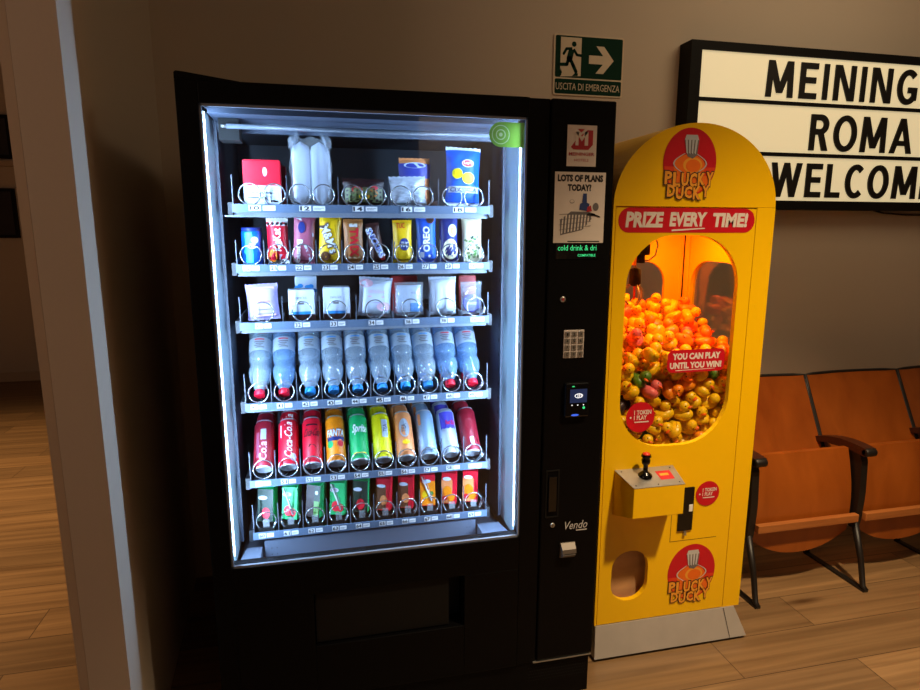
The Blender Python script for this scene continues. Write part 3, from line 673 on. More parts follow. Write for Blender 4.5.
# --- fifth tray: cans leaning back
z = SZ(4); LX = LANES[4]
CR, CL = .0292, .153
def can(label, x, y, body, art, top='alu', R=CR, L=CL):
    t = thing('drink_can', label, 'can', (x, y, z + .0176), (-CT, 0, 0), 'drink cans on the fifth shelf')
    p = MB(); p.lathe([(R - .004, .004), (R, .011), (R, L - .012), (R - .004, L - .004)], 28, body, caps=False)
    if art: art(p, cyl(R))
    p.build('can_body', t, recalc=False)
    p = MB(); p.lathe([(.001, .007), (.015, .0055), (R - .008, .001), (R - .0055, 0), (R - .004, .004)], 28, 'alu', caps=False); p.build('can_base', t)
    p = MB(); p.lathe([(R - .004, L - .004), (R - .0042, L), (R - .006, L), (R - .007, L - .004), (.001, L - .004)], 28, 'alu', caps=False)
    p.ball((0, -.008, L - .003), (.008, .012, .0012), 'alu', 8, 4); p.build('can_lid', t); return t
CT = .76
def c1(a, F): a.rect(-.008, .008, .086, .120, F, 'silver', n=3); a.text('Cola', -.012, .010, .02, .08, F, 'pink', rot=90, l=.0008, shear=.2); a.rect(-.022, -.012, .03, .11, F, 'mauve', n=3)
def c2(a, F): a.text('Coca-Cola', -.010, .013, .024, .140, F, 'white', rot=90, l=.0008, shear=.35, bold=.012); a.rect(-.024, -.020, .09, .13, F, 'white', n=2); a.disc(.016, .024, .011, .012, F, 'silver', .0008)
def c3(a, F): a.text('Coca-Cola', -.024, .026, .086, .112, F, 'cola_black', l=.0008, shear=.35, bold=.01); a.rect(-.018, .018, .122, .127, F, 'cola_black', n=5); a.flat([(-.012, .05), (.012, .05), (.006, .058), (-.008, .06)], F, 'ink', .0008)
def c4(a, F):
    a.rect(-.028, .028, .066, .078, F, 'navy', n=8); a.text('FANTA', -.028, .029, .078, .106, F, 'navy', l=.0008, bold=.06, shear=.1); a.text('FANTA', -.027, .028, .080, .104, F, 'white', l=.0014, bold=.03, shear=.1)
    a.disc(-.018, .055, .010, .012, F, 'green', .0008); a.disc(.014, .056, .012, .014, F, 'peach', .0008); a.disc(.014, .056, .009, .010, F, 'red', .0014)
def c5(a, F): a.text('Sprite', -.020, .028, .080, .116, F, 'white', l=.0008, shear=.2, bold=.03); a.rect(-.02, .02, .018, .022, F, 'lemon', n=5)
def c6(a, F): a.rect(.000, .020, .066, .126, F, 'silver', n=4); a.text('TEA', .004, .016, .084, .110, F, 'grey_ink', rot=90, l=.0012)
def c7(a, F): a.disc(.0, .092, .016, .032, F, 'silver', .0012); a.text('TEA', -.008, .006, .078, .106, F, 'grey_ink', rot=90, l=.0020); a.disc(.002, .044, .012, .008, F, 'mmyellow', .0012)
def c8(a, F): a.rect(-.026, -.016, .10, .138, F, 'peach', n=3); a.rect(-.012, .012, .02, .11, F, 'icy', n=4)
def c9(a, F): a.flat([(-.024 + .006 * k, .078 + .004 * (k % 2)) for k in range(9)] + [(.024 - .006 * k, .138) for k in range(9)], F, 'violet', .0016); a.text('Red Bull', -.006, .024, .092, .108, F, 'red', l=.0028, shear=.1)
def c10(a, F): a.rect(-.006, .006, .024, .046, F, 'offwhite', n=2); a.disc(0, .092, .014, .016, F, 'dkred', .0008)
cans = [('dkred', c1, 'dark red cola can with grey code panel'), ('red', c2, 'red cola can with white script running up it'), ('red', c3, 'plain red cola can with black script'), ('orange', c4, 'orange soda can with white letters on navy'),
        ('green', c5, 'green lemonade can with white script'), ('lemon', c6, 'lemon yellow tea can with silver panel'), ('peach', c7, 'peach coloured tea can with silver oval'), ('icy', c8, 'pale silver blue can with peach corner'),
        ('silver', c9, 'silver energy can with violet block and red letters'), ('dkred', c10, 'dark red can with small white patch at its base')]
for k, x in enumerate(LX):
    body, art, lab = cans[k]
    y0 = .166
    first = can(lab + ', front of its lane', x, y0, body, art)
    for q in (1, 2): dup(first, (x, y0 + q * .083, z + .0176), lab + (', second in its lane', ', third and rearmost in its lane')[q - 1])

# --- sixth tray: juice cartons with straws
z = SZ(5) + .0135; LX = LANES[5]
def juice(label, x, y, main, side, art, twist=0, straw=True):
    t = thing('juice_carton', label, 'juice carton', (x + .018 * math.sin(twist), y + .004, z), (-.16, 0, twist), 'small juice cartons on the bottom shelf')
    w, dp, h = .047, .036, .098
    p = MB(); p.box(-w / 2, w / 2, 0, dp, 0, h, main); p.rect(0, dp, 0, h, lambda u, v, l=0: (w / 2 + l, u, v), side, l=.0004)
    p.prism([(0, h), (dp, h), (dp * .62, h + .008), (dp * .38, h + .008)], 0, -w / 2, w / 2, side)
    F = plane_y(0); art(p, F, w, h); p.build('carton_body', t)
    p = MB(); p.box(-w / 2 - .001, w / 2 + .001, dp * .46, dp * .54, h + .006, h + .014, side); p.build('top_fin', t)
    if straw:
        p = MB(); p.tube([(-.019, -.0025, h - .004), (.012, -.0025, .016)], .0022, 8, 'white'); p.tube([(-.012, -.0022, h - .004), (.017, -.0022, .018)], .0018, 6, 'film'); p.build('straw', t)
    return t
def j_g(a, F, w, h):
    a.rect(-w / 2, w / 2 - .012, .002, h, F, 'green', .0004); a.disc(-.004, .026, .013, .016, F, 'red', .001); a.disc(.010, .022, .010, .013, F, 'red', .0012); a.disc(-.008, .076, .014, .007, F, 'offwhite', .001); a.text('BIO', -.018, .0, .072, .080, F, 'red_ink', l=.0014)
def j_gd(a, F, w, h):
    a.rect(-w / 2, w / 2 - .014, .002, h, F, 'dkgreen', .0004); a.disc(.002, .026, .013, .017, F, 'red', .001); a.disc(-.008, .072, .014, .006, F, 'offwhite', .001); a.disc(-.01, .02, .011, .013, F, 'cola_black', .0008)
def j_gs(a, F, w, h): a.rect(-w / 2, w / 2 - .02, .002, h, F, 'cola_black', .0004); a.disc(.012, .076, .005, .006, F, 'offwhite', .001); a.rect(.004, .022, .004, .05, F, 'leafgreen', .001)
def j_o(a, F, w, h):
    a.rect(-w / 2, w / 2 - .012, .002, h * .78, F, 'peach', .0004); a.disc(-.004, .040, .014, .017, F, 'orange', .001); a.disc(.008, .022, .012, .013, F, 'orange', .0012); a.disc(-.006, .080, .014, .006, F, 'offwhite', .001); a.disc(-.012, .018, .008, .008, F, 'red', .0012)
def j_od(a, F, w, h):
    a.rect(-w / 2, w / 2 - .014, .002, h * .80, F, 'cocoa', .0004); a.disc(.002, .032, .012, .015, F, 'peach', .001); a.disc(-.006, .076, .014, .006, F, 'offwhite', .001)
def j_or(a, F, w, h):
    a.rect(-w / 2, w / 2, .002, h * .8, F, 'orange', .0004); a.disc(-.006, .036, .012, .014, F, 'mmyellow', .001); a.disc(.012, .04, .006, .007, F, 'leafgreen', .001); a.disc(-.004, .078, .014, .006, F, 'offwhite', .001)
js = [('dkgreen', 'green', j_gd, -.30, False, 'dark green apple juice carton at the left end of the bottom shelf'), ('green', 'green', j_g, -.34, True, 'green apple juice carton with white straw beside the blue carton'), ('dkgreen', 'green', j_gs, -.55, False, 'green carton turned to show its plain green side'),
      ('green', 'green', j_g, -.30, True, 'green apple juice carton with white straw, right of the turned carton'), ('dkgreen', 'green', j_gd, -.30, False, 'dark green apple juice carton next to the red topped cartons'),
      ('red', 'red', j_od, -.32, False, 'red topped brown juice carton next to the green cartons'), ('red', 'red', j_od, -.32, False, 'red topped brown juice carton left of the one with a straw'), ('red', 'red', j_or, -.12, True, 'red and orange juice carton with slanting white straw'),
      ('red', 'red', j_o, -.30, False, 'red topped orange juice carton, last but one on the right'), ('red', 'red', j_o, -.30, False, 'red topped orange juice carton at the right end of the bottom shelf')]
for k, x in enumerate(LX):
    m, sd, art, tw, st, lab = js[k]
    juice(lab, x, .170, m, sd, art, tw, st)
juice('blue juice carton behind the green one with a straw', LX[1] + .014, .222, 'navy', 'navy', lambda a, F, w, h: a.rect(-w / 2, w / 2, .01, h * .5, F, 'purpleblue', .0004), .1, False)

# ------------------------------------------------------------------ yellow prize machine
PM = thing('prize_machine', 'yellow arched duck prize machine with rounded window and joystick', 'prize machine')
X0, X1, YF2, YB, ZS = 1.208, 1.788, .16, .80, 1.558
XC, RA, RZ = (X0 + X1) / 2, (X1 - X0) / 2, .256
arch = lambda k, n, r=0: (XC + (RA - r) * math.cos(PI * k / n), ZS + (RZ - r) * math.sin(PI * k / n))
n = 40
b = MB()
rw = rrect(.26, .575, 1.02, 1.368, .10)   # window of the right side wall (y, z)
b.ring(around(rw, YF2 + .02, YB - .02, .70, ZS), rw, 0, X1 - .022, X1, 'yellow')
b.box(X1 - .022, X1, YF2 + .02, YB, .115, .70, 'yellow')
b.box(X0, X0 + .022, YF2 + .02, YB, .115, ZS, 'yellow')
bw = rrect(1.42, 1.678, 1.02, 1.362, .09)
b.ring(around(bw, X0 + .022, X1 - .022, .70, ZS), bw, 1, .62, .635, 'yellow_in')
b.box(X0 + .022, X1 - .022, YB - .02, YB, .115, .70, 'yellow')
b.box(X0 + .022, X1 - .022, .18, .62, .70, .712, 'yellow_in')
b.box(X0 + .022, X1 - .022, .18, .62, ZS - .014, ZS, 'yellow_in')
b.build('cabinet', PM)
b = MB(); pts = [arch(k, n) for k in range(n + 1)]
b.prism(pts, 1, YF2 + .001, YB, 'yellow'); b.build('arched_top', PM, bevel=.003)
b = MB()
b.box(X0, 1.216, YF2, YF2 + .02, .115, ZS, 'yellow'); b.box(1.7195, X1, YF2, YF2 + .02, .115, ZS - .001, 'yellow'); b.build('front_post', PM)
win = rrect(1.263, 1.670, .762, 1.468, .165, 10)
b = MB()
b.ring(around(win, 1.218, 1.7175, .70, 1.5535), win, 1, YF2, YF2 + .018, 'yellow')
hole = rrect(1.264, 1.404, .198, .387, .066, 6)
b.ring(around(hole, 1.218, 1.44, .117, .48), hole, 1, YF2, YF2 + .018, 'yellow')
b.box(1.44, 1.7175, YF2, YF2 + .018, .117, .70, 'yellow'); b.box(1.218, 1.44, YF2, YF2 + .018, .48, .70, 'yellow')
fd = b.build('front_door', PM)
b = MB(); b.prism(rrect(1.258, 1.675, .757, 1.473, .168, 10), 1, YF2 + .019, YF2 + .023, 'glass_window'); b.build('window_pane', PM)
b = MB()
for u in (1.217, 1.7185): b.box(u - .001, u + .001, YF2 + .004, YF2 + .012, .117, 1.555, 'dark_gap')
F = plane_y(YF2)
for P in ([(1.482, .402), (1.668, .402), (1.668, .404), (1.482, .404)], [(1.482, .402), (1.484, .402), (1.484, .514), (1.482, .514)]): b.flat(P, F, 'seam', .0006)
b.build('door_seam', PM)
b = MB()   # prize chute behind the lower hole
b.box(1.24, 1.43, .30, .312, .13, .46, 'steel'); b.box(1.24, 1.25, .18, .30, .13, .46, 'steel'); b.box(1.42, 1.43, .18, .30, .13, .46, 'steel'); b.prism([(.18, .17), (.30, .22), (.30, .16), (.18, .15)], 0, 1.25, 1.42, 'slat')
b.box(1.25, 1.42, .206, .212, .15, .44, 'flap_wood'); b.build('prize_chute', PM)
b = MB()   # sloping kick plinth, wider at the floor
b.add([(X0 - .012, .122, .012), (X1 + .014, .122, .012), (X1 + .014, YB, .012), (X0 - .012, YB, .012), (X0 + .004, .157, .114), (X1 - .022, .157, .114), (X1 - .022, YB, .114), (X0 + .004, YB, .114)],
      [(0, 1, 5, 4), (1, 2, 6, 5), (2, 3, 7, 6), (3, 0, 4, 7), (4, 5, 6, 7), (0, 3, 2, 1)], 'plinth')
b.add([(1.7195, .1555, .114), (1.7215, .1555, .114), (1.7335, .1205, .012), (1.7315, .1205, .012)], [(0, 1, 2, 3)], 'dark_gap')
b.box(X0 + .004, X1 - .004, .134, YB - .02, 0, .012, 'dark_gap'); b.build('plinth', PM)
b = MB(); b.prism(rrect(.265, .57, 1.025, 1.363, .095), 0, X1 - .013, X1 - .009, 'glass_side'); b.build('side_pane', PM)
b = MB(); b.box(1.742, 1.764, .59, .62, .712, ZS - .014, 'yellow_in'); b.tube([(1.738, .588, .72), (1.738, .588, 1.54)], .003, 6, 'dark_gap'); b.build('corner_post', PM)
# overhead lamp inside, gantry, claw and cable
b = MB(); b.box(1.34, 1.66, .34, .40, ZS - .034, ZS - .015, 'white'); b.build('lamp_housing', PM)
b = MB(); b.box(1.24, 1.40, .338, .352, 1.440, 1.452, 'steel'); b.box(1.365, 1.43, .315, .375, 1.40, 1.46, 'black_matte'); b.box(1.372, 1.382, .318, .372, 1.365, 1.40, 'sticker_gold'); b.box(1.40, 1.415, .32, .37, 1.372, 1.40, 'black_matte')
b.tube([(1.395, .345, 1.40), (1.395, .345, 1.30)], .003, 6, 'steel'); b.build('gantry', PM)
b = MB(); b.X = Matrix.Translation((1.395, .345, 1.30)); b.lathe([(.006, .055), (.019, .05), (.021, .0), (.012, -.008)], 16, 'black_matte'); b.lathe([(.004, -.008), (.004, -.055)], 8, 'joy_red')
b.X = None
for k in range(3):
    a = k * 2 * PI / 3 + .4; dx, dy = math.cos(a), math.sin(a)
    b.tube([(1.395 + dx * .018, .345 + dy * .018, 1.295), (1.395 + dx * .042, .345 + dy * .042, 1.275), (1.395 + dx * .044, .345 + dy * .044, 1.25), (1.395 + dx * .018, .345 + dy * .018, 1.225)], .0042, 8, 'steel')
b.build('grab_claw', PM)
b = MB(); P = [(1.475, .42, 1.525), (1.505, .42, 1.475), (1.515, .41, 1.43), (1.50, .40, 1.395), (1.47, .39, 1.378), (1.44, .37, 1.380), (1.41, .35, 1.40)]
b.tube(P, .0028, 6, 'dark_gap'); b.build('cable', PM)
# control box with joystick
b = MB(); zt0, zt1 = .688, .660
b.add([(1.256, YF2, .53), (1.474, YF2, .53), (1.474, YF2, zt0), (1.256, YF2, zt0), (1.280, .066, .556), (1.464, .066, .556), (1.464, .066, zt1), (1.280, .066, zt1)],
      [(4, 5, 6, 7), (0, 4, 7, 3), (1, 2, 6, 5), (0, 1, 5, 4)], 'yellow')
cb = b.build('control_box', PM, bevel=.002)
def T(u, v, l=0):   # top plate map, u across, v from back to front
    x = (1.256 + .218 * u) * (1 - v) + (1.280 + .184 * u) * v
    return (x, YF2 + (.066 - YF2) * v, zt0 + (zt1 - zt0) * v + l + .0004)
b = MB(); b.grid(lambda a, c: T(a, c), 2, 2, 'steel', False); b.grid(lambda a, c: T(a, c, .002), 2, 2, 'steel', False)
b.add([T(0, 1), T(1, 1), T(1, 1, .002), T(0, 1, .002)], [(0, 1, 2, 3)], 'steel')
for u, v in ((.08, .12), (.92, .12), (.08, .88), (.92, .88), (.5, .9)): b.X = Matrix.Translation(T(u, v, .0022)); b.lathe([(.003, 0), (.002, .0012)], 8, 'dark_gap'); b.X = None
b.grid(lambda a, c: T(.62 + .26 * a, .25 + .45 * c, .0026), 1, 1, 'sticker_red', False); b.grid(lambda a, c: T(.66 + .16 * a, .38 + .12 * c, .003), 1, 1, 'sticker_gold', False)
b.build('top_plate', cb)
b = MB(); jx, jy, jz = T(.40, .42, .002)
b.X = Matrix.Translation((jx, jy, jz)); b.lathe([(.024, 0), (.023, .005), (.015, .012), (.008, .017), (.0078, .038), (.013, .044), (.015, .056), (.011, .064), (.017, .068), (.015, .075)], 20, 'black_gloss'); b.lathe([(.0125, .0755), (.0115, .080), (.004, .082)], 16, 'joy_red')
b.build('joystick', cb)
b = MB(); b.box(1.507, 1.564, YF2 - .006, YF2, .442, .604, 'black_gloss'); cs = b.build('coin_slot', PM, bevel=.002)
b = MB(); b.box(1.545, 1.559, YF2 - .008, YF2 - .0061, .515, .54, 'white'); b.build('slot_button', cs)
b = MB(); b.box(1.532, 1.541, YF2 - .008, YF2, .425, .440, 'steel'); b.build('return_tab', PM)

def duck_badge(cx, cz, w, h):
    d = MB(); N = 44
    ov = lambda k, s=1: (cx + w / 2 * s * math.cos(2 * PI * k / N), cz + h * .02 + h * .48 * s * math.sin(2 * PI * k / N))
    d.flat([ov(k) for k in range(N)], F, 'sticker_red', .0006)
    for lim, sc, m_, l_ in ((-.02, .97, 'sticker_flame', .0009), (-.12, .95, 'sticker_orange', .0012)):
        d.flat([ov(k, sc) for k in range(N) if ov(k)[1] < cz + h * lim], F, m_, l_)
    # chrome grab and the orange ball it holds
    d.disc(cx - w * .01, cz - h * .04, w * .30, h * .17, F, 'sticker_orange', .0015); d.disc(cx + w * .05, cz - h * .02, w * .18, h * .11, F, 'sticker_gold', .0017); d.disc(cx + w * .06, cz - h * .03, w * .14, h * .09, F, 'sticker_orange', .0019)
    d.flat([(cx - w * .10, cz + h * .40), (cx + w * .11, cz + h * .40), (cx + w * .14, cz + h * .33), (cx - w * .13, cz + h * .33)], F, 'alu', .0020)
    d.flat([(cx - w * .13, cz + h * .33), (cx + w * .14, cz + h * .33), (cx + w * .12, cz + h * .12), (cx + w * .04, cz + h * .07), (cx - w * .06, cz + h * .10)], F, 'grey_ink', .0022)
    for q in range(4): d.flat([(cx - w * .12 + q * w * .065, cz + h * .345), (cx - w * .075 + q * w * .065, cz + h * .345), (cx - w * .06 + q * w * .05, cz + h * .13), (cx - w * .085 + q * w * .05, cz + h * .15)], F, 'alu', .0024)
    for s in (-1, 1):
        arc = [(cx + s * w * (.12 + .20 * math.sin(q * PI / 8)), cz + h * (.14 - .28 * q / 8)) for q in range(9)]
        d.flat(arc + [(u - s * w * .025, v) for u, v in reversed(arc)], F, 'alu', .0022)
    # two lines of bouncing letters on a dark outline
    for t_, u0, u1, vc, hh in (('PLUCKY', -.47, .47, -.225, .185), ('DUCKY', -.41, .41, -.405, .175)):
        wd = (u1 - u0) / len(t_)
        for q, ch in enumerate(t_):
            a = cx + (u0 + wd * q) * w; e = abs(q - (len(t_) - 1) / 2) / (len(t_) / 2)
            c0 = cz + (vc + .03 * e ** 2 - .01 * (q % 2)) * h; g = hh * h / 2 * (1.0 + .12 * (q % 2))
            d.text(ch, a - .0022, a + wd * w * .95 + .0022, c0 - g - .003, c0 + g + .003, F, 'ink', l=.0030 + q * .00004, bold=.085)
            d.text(ch, a + .0008, a + wd * w * .95 - .0008, c0 - g, c0 + g, F, 'sticker_gold', l=.0036 + q * .00004, bold=.045)
    d.build('badge', PM, recalc=False)
duck_badge(1.461, 1.690, .186, .216); duck_badge(1.578, .272, .190, .224)
d = MB(); d.flat(rrect(1.226, 1.712, 1.477, 1.5535, .037), F, 'sticker_red', .0008)
d.text('PRIZE', 1.252, 1.380, 1.493, 1.541, F, 'paper', l=.0012, bold=.05, shear=.08); d.text('EVERY', 1.404, 1.534, 1.496, 1.541, F, 'paper', l=.0012, bold=.05, shear=.08); d.text('TIME!', 1.556, 1.686, 1.494, 1.541, F, 'paper', l=.0012, bold=.05, shear=.08)
d.flat([(1.412, 1.481), (1.53, 1.489), (1.53, 1.4925), (1.412, 1.4865)], F, 'paper', .0012); d.build('banner', PM, recalc=False)
W2 = plane_y(YF2 + .0188); 
d = MB(); d.flat(rrect(1.438, 1.655, 1.012, 1.090, .022), W2, 'sticker_red', .002)
d.text('YOU CAN PLAY', 1.456, 1.638, 1.056, 1.079, W2, 'paper', l=.0026, bold=.05); d.text('UNTIL YOU WIN!', 1.448, 1.644, 1.025, 1.048, W2, 'paper', l=.0026, bold=.05); d.flat([(1.47, 1.018), (1.62, 1.021), (1.62, 1.0225), (1.47, 1.0205)], W2, 'paper', .0026); d.build('window_sticker', PM, recalc=False)
def token(cx, cz, r, S, nm):
    d = MB(); d.disc(cx, cz, r, r, S, 'sticker_red', .002); d.text('1 TOKEN', cx - r * .45, cx + r * .75, cz + r * .16, cz + r * .46, S, 'paper', l=.0026, bold=.03); d.text('1 PLAY', cx - r * .45, cx + r * .45, cz - r * .18, cz + r * .12, S, 'paper', l=.0026, bold=.03); d.rect(cx - r * .4, cx + r * .6, cz - r * .36, cz - r * .28, S, 'paper', .0026)
    d.disc(cx - r * .68, cz, r * .07, r * .07, S, 'paper', .0026, 8); d.build(nm, PM, recalc=False)
token(1.350, .865, .053, W2, 'token_sticker'); token(1.618, .573, .046, F, 'token_sticker')

# the heap of rubber ducks
duck_cols = {'yellow': (252, 200, 20), 'orange': (250, 140, 20), 'pink': (236, 110, 110), 'green': (90, 130, 40), 'white': (220, 214, 200), 'dark': (60, 44, 50), 'blue': (120, 150, 190)}
C('beak', (232, 96, 16), rough=.35); C('eye', (14, 12, 12), rough=.2)
duck_mesh = {}
def duck_geo(cn):
    C('duck_' + cn, duck_cols[cn], rough=.35); p = MB(); m = 'duck_' + cn
    def body(u, v):
        a = PI * v; b_ = 2 * PI * u; x = .029 * math.cos(a); s = math.sin(a) ** .9
        return (x, .0225 * s * math.cos(b_), .0185 * s * math.sin(b_) + (.010 * max(0, -x / .029) ** 2))
    p.grid(body, 12, 10, m)
    p.ball((.012, 0, .026), .0165, m, 12, 8); p.ball((.0285, 0, .0235), (.008, .0085, .0035), 'beak', 8, 5)
    for s in (-1, 1):
        p.ball((.0225, s * .0085, .031), .0028, 'eye', 6, 4); p.ball((-.004, s * .0205, .003), (.015, .004, .009), m, 8, 5)
    return p
rr = random.Random(11)
spots = []
DS = 1.2
for j, y in enumerate((.238, .302)):
    for r in range(7):
        zc = .75 + r * .056
        for k in range(7):
            if zc > 1.05 + .02 * rr.random(): continue
            spots.append((1.280 + k * .066 + (.032 if (r + j) % 2 else 0), y + rr.uniform(-.006, .006), zc + rr.uniform(-.006, .006), 'low'))
for i in range(7):
    y = .238 + i * .056
    top = 1.075 + .14 * min(1, i / 5)
    for k in range(8):
        x = 1.282 + k * .0655 + (.032 if i % 2 else 0)
        if x > 1.73: continue
        mound = .022 * math.exp(-((x - 1.44) / .16) ** 2)
        spots.append((x, y + rr.uniform(-.01, .01), top + mound + rr.uniform(-.014, .014), 'top'))
        if i > 0: spots.append((x + .02 if x < 1.69 else x - .02, y + rr.uniform(-.01, .01), top + mound - .06 + rr.uniform(-.01, .01), 'top'))
# settle the heap: every duck as three touching balls, pushed apart inside the case
import numpy as np
np.random.seed(5)
rots = [(rr.uniform(-.9, .9), rr.uniform(-.7, .7), rr.uniform(0, 6.28) if q[3] == 'top' else rr.uniform(-2.8, -.3)) for q in spots]
from mathutils import Euler
LOC = np.array([[max(1.278, min(1.718, q[0])), max(.236, min(.572, q[1])), q[2]] for q in spots])
BALLS = [((-.013, 0, .002), .0195), ((.010, 0, 0), .0195), ((.014, 0, .026), .0165), ((.030, 0, .0235), .0075), ((-.026, 0, .012), .008)]
off = np.array([[list(Euler(r_).to_matrix() @ (Vector(b_[0]) * DS)) for b_ in BALLS] for r_ in rots])
rad = np.array([b_[1] * DS for b_ in BALLS]); nb, nd = len(BALLS), len(spots)
for it in range(240):
    P = (LOC[:, None, :] + off).reshape(-1, 3); r_all = np.tile(rad, nd); own = np.repeat(np.arange(nd), nb)
    D = P[:, None, :] - P[None, :, :]; L = np.sqrt((D ** 2).sum(-1)) + 1e-9
    pen = (r_all[:, None] + r_all[None, :]) * 1.05 - L; pen[own[:, None] == own[None, :]] = 0; pen[pen < 0] = 0
    push = (D / L[..., None] * pen[..., None]).sum(1).reshape(nd, nb, 3).sum(1) * .22
    LOC += np.clip(push, -.01, .01)
    LOC[:, 2] -= .0003 * (it < 170)
    Q = LOC[:, None, :] + off
    for ax, lo, hi in ((0, 1.232, 1.764), (1, .186, .618), (2, .714, 1.5)):
        LOC[:, ax] += np.maximum(0, lo - (Q[..., ax] - rad).min(1)); LOC[:, ax] -= np.maximum(0, (Q[..., ax] + rad).max(1) - hi)
for qi, (x, y, zc, zone) in enumerate(spots):
    x, y, zc = [float(v) for v in LOC[qi]]
    q = rr.random()
    if zone == 'low': cn = 'yellow' if q < .78 else 'orange' if q < .86 else 'green' if q < .91 else 'white' if q < .95 else 'dark' if q < .975 else 'blue' if q < .99 else 'pink'
    else: cn = 'yellow' if q < .62 else 'orange' if q < .90 else 'pink' if q < .95 else 'white' if q < .97 else 'orange'
    if cn not in duck_mesh: o = duck_geo(cn).build('rubber_duck'); duck_mesh[cn] = o
    else: o = duck_mesh[cn].copy(); COL.objects.link(o)
    o.location = (x, y, zc); o.scale = (DS, DS, DS); o.rotation_euler = rots[qi]
    kind = {'dark': 'dark', 'white': 'whitish', 'blue': 'greyish blue'}.get(cn, cn)
    lab = f'{kind} rubber duck pressed near the lower window of the prize machine' if zone == 'low' else f'{kind} rubber duck on top of the heap in the prize machine'
    tag(o, lab, 'rubber duck', f'{kind} rubber ducks, ' + ('lower heap' if zone == 'low' else 'top of the heap'))

# ------------------------------------------------------------------ wall signs
ES = thing('exit_sign', 'green emergency exit sign with running figure and arrow', 'sign', (1.318, WY, 2.054))
d = MB(); d.prism(rrect(0, .322, 0, .245, .010, 4), 1, -.006, -.0005, 'sign_cream'); d.build('sign_plate', ES)
S = plane_y(-.006)
d = MB(); d.flat(rrect(.007, .315, .072, .238, .006, 4), S, 'sign_green', .0006); d.flat(rrect(.007, .315, .006, .066, .006, 4), S, 'sign_green', .0006)
d.flat([(.030, .074), (.124, .080), (.124, .232), (.030, .232)], S, 'sign_cream', .001)
A = [(.158, .130), (.222, .130), (.190, .092), (.228, .092), (.276, .148), (.228, .206), (.190, .206), (.222, .166), (.158, .166)]
d.flat([(.160, .132), (.222, .132), (.222, .166), (.160, .166)], S, 'sign_cream', .001); d.flat([(.192, .094), (.228, .094), (.275, .149), (.240, .149)], S, 'sign_cream', .001); d.flat([(.240, .149), (.275, .149), (.228, .204), (.192, .204)], S, 'sign_cream', .001); d.flat([(.215, .132), (.228, .132), (.243, .149), (.228, .166), (.215, .166)], S, 'sign_cream', .0011)
d.text('USCITA DI EMERGENZA', .012, .308, .022, .050, S, 'sign_cream', l=.001, bold=.0)
g_ = 'sign_green'; L1 = .0016   # running figure
d.disc(.090, .206, .0105, .0105, S, g_, L1)
def limb(P, w):
    for (a0, b0), (a1, b1) in zip(P[:-1], P[1:]):
        L_ = math.hypot(a1 - a0, b1 - b0); nx, nz = -(b1 - b0) / L_ * w, (a1 - a0) / L_ * w
        d.flat([(a0 + nx, b0 + nz), (a1 + nx, b1 + nz), (a1 - nx, b1 - nz), (a0 - nx, b0 - nz)], S, g_, L1); d.disc(a1, b1, w, w, S, g_, L1, 10)
limb([(.080, .184), (.070, .146)], .013); limb([(.082, .188), (.056, .186), (.044, .166)], .0055); limb([(.088, .186), (.104, .164), (.124, .162)], .0055)
limb([(.066, .146), (.060, .124), (.018, .122)], .0068); limb([(.074, .146), (.088, .122), (.102, .096)], .0075)
d.flat([(.026, .074), (.032, .108), (.038, .092), (.034, .078)], S, g_, L1); d.flat([(.084, .078), (.098, .092), (.112, .090), (.110, .080)], S, g_, L1)
d.build('sign_print', ES, recalc=False)

LB = thing('lightbox_sign', 'large black framed lightbox with three lines of black letters', 'sign', (0, 0, 0))
SX0, SX1, SZ0, SZ1, SY = 1.912, 3.79, 1.582, 2.290, .915
gx0, gx1 = 1.965, 3.74
d = MB(); d.box(SX0, SX1, SY + .012, WY - .0005, SZ0, SZ1, 'black_matte')
for x0, x1, z0, z1 in ((SX0, gx0, SZ0, SZ1), (gx1, SX1, SZ0, SZ1), (gx0, gx1, 2.254, SZ1), (gx0, gx1, SZ0, 1.622)): d.box(x0, x1, SY - .006, SY + .012, z0, z1, 'black_matte')
d.build('case', LB)
for z0, z1 in ((2.060, 2.254), (1.838, 2.044), (1.622, 1.820)):
    d = MB(); d.box(gx0, gx1, SY + .004, SY + .0115, z0, z1, 'lightbox'); d.build('lit_panel', LB)
for zc in (2.052, 1.829):
    d = MB(); d.box(gx0, gx1, SY - .005, SY + .0115, zc - .008, zc + .008, 'black_matte'); d.build('letter_rail', LB)
S = plane_y(SY)
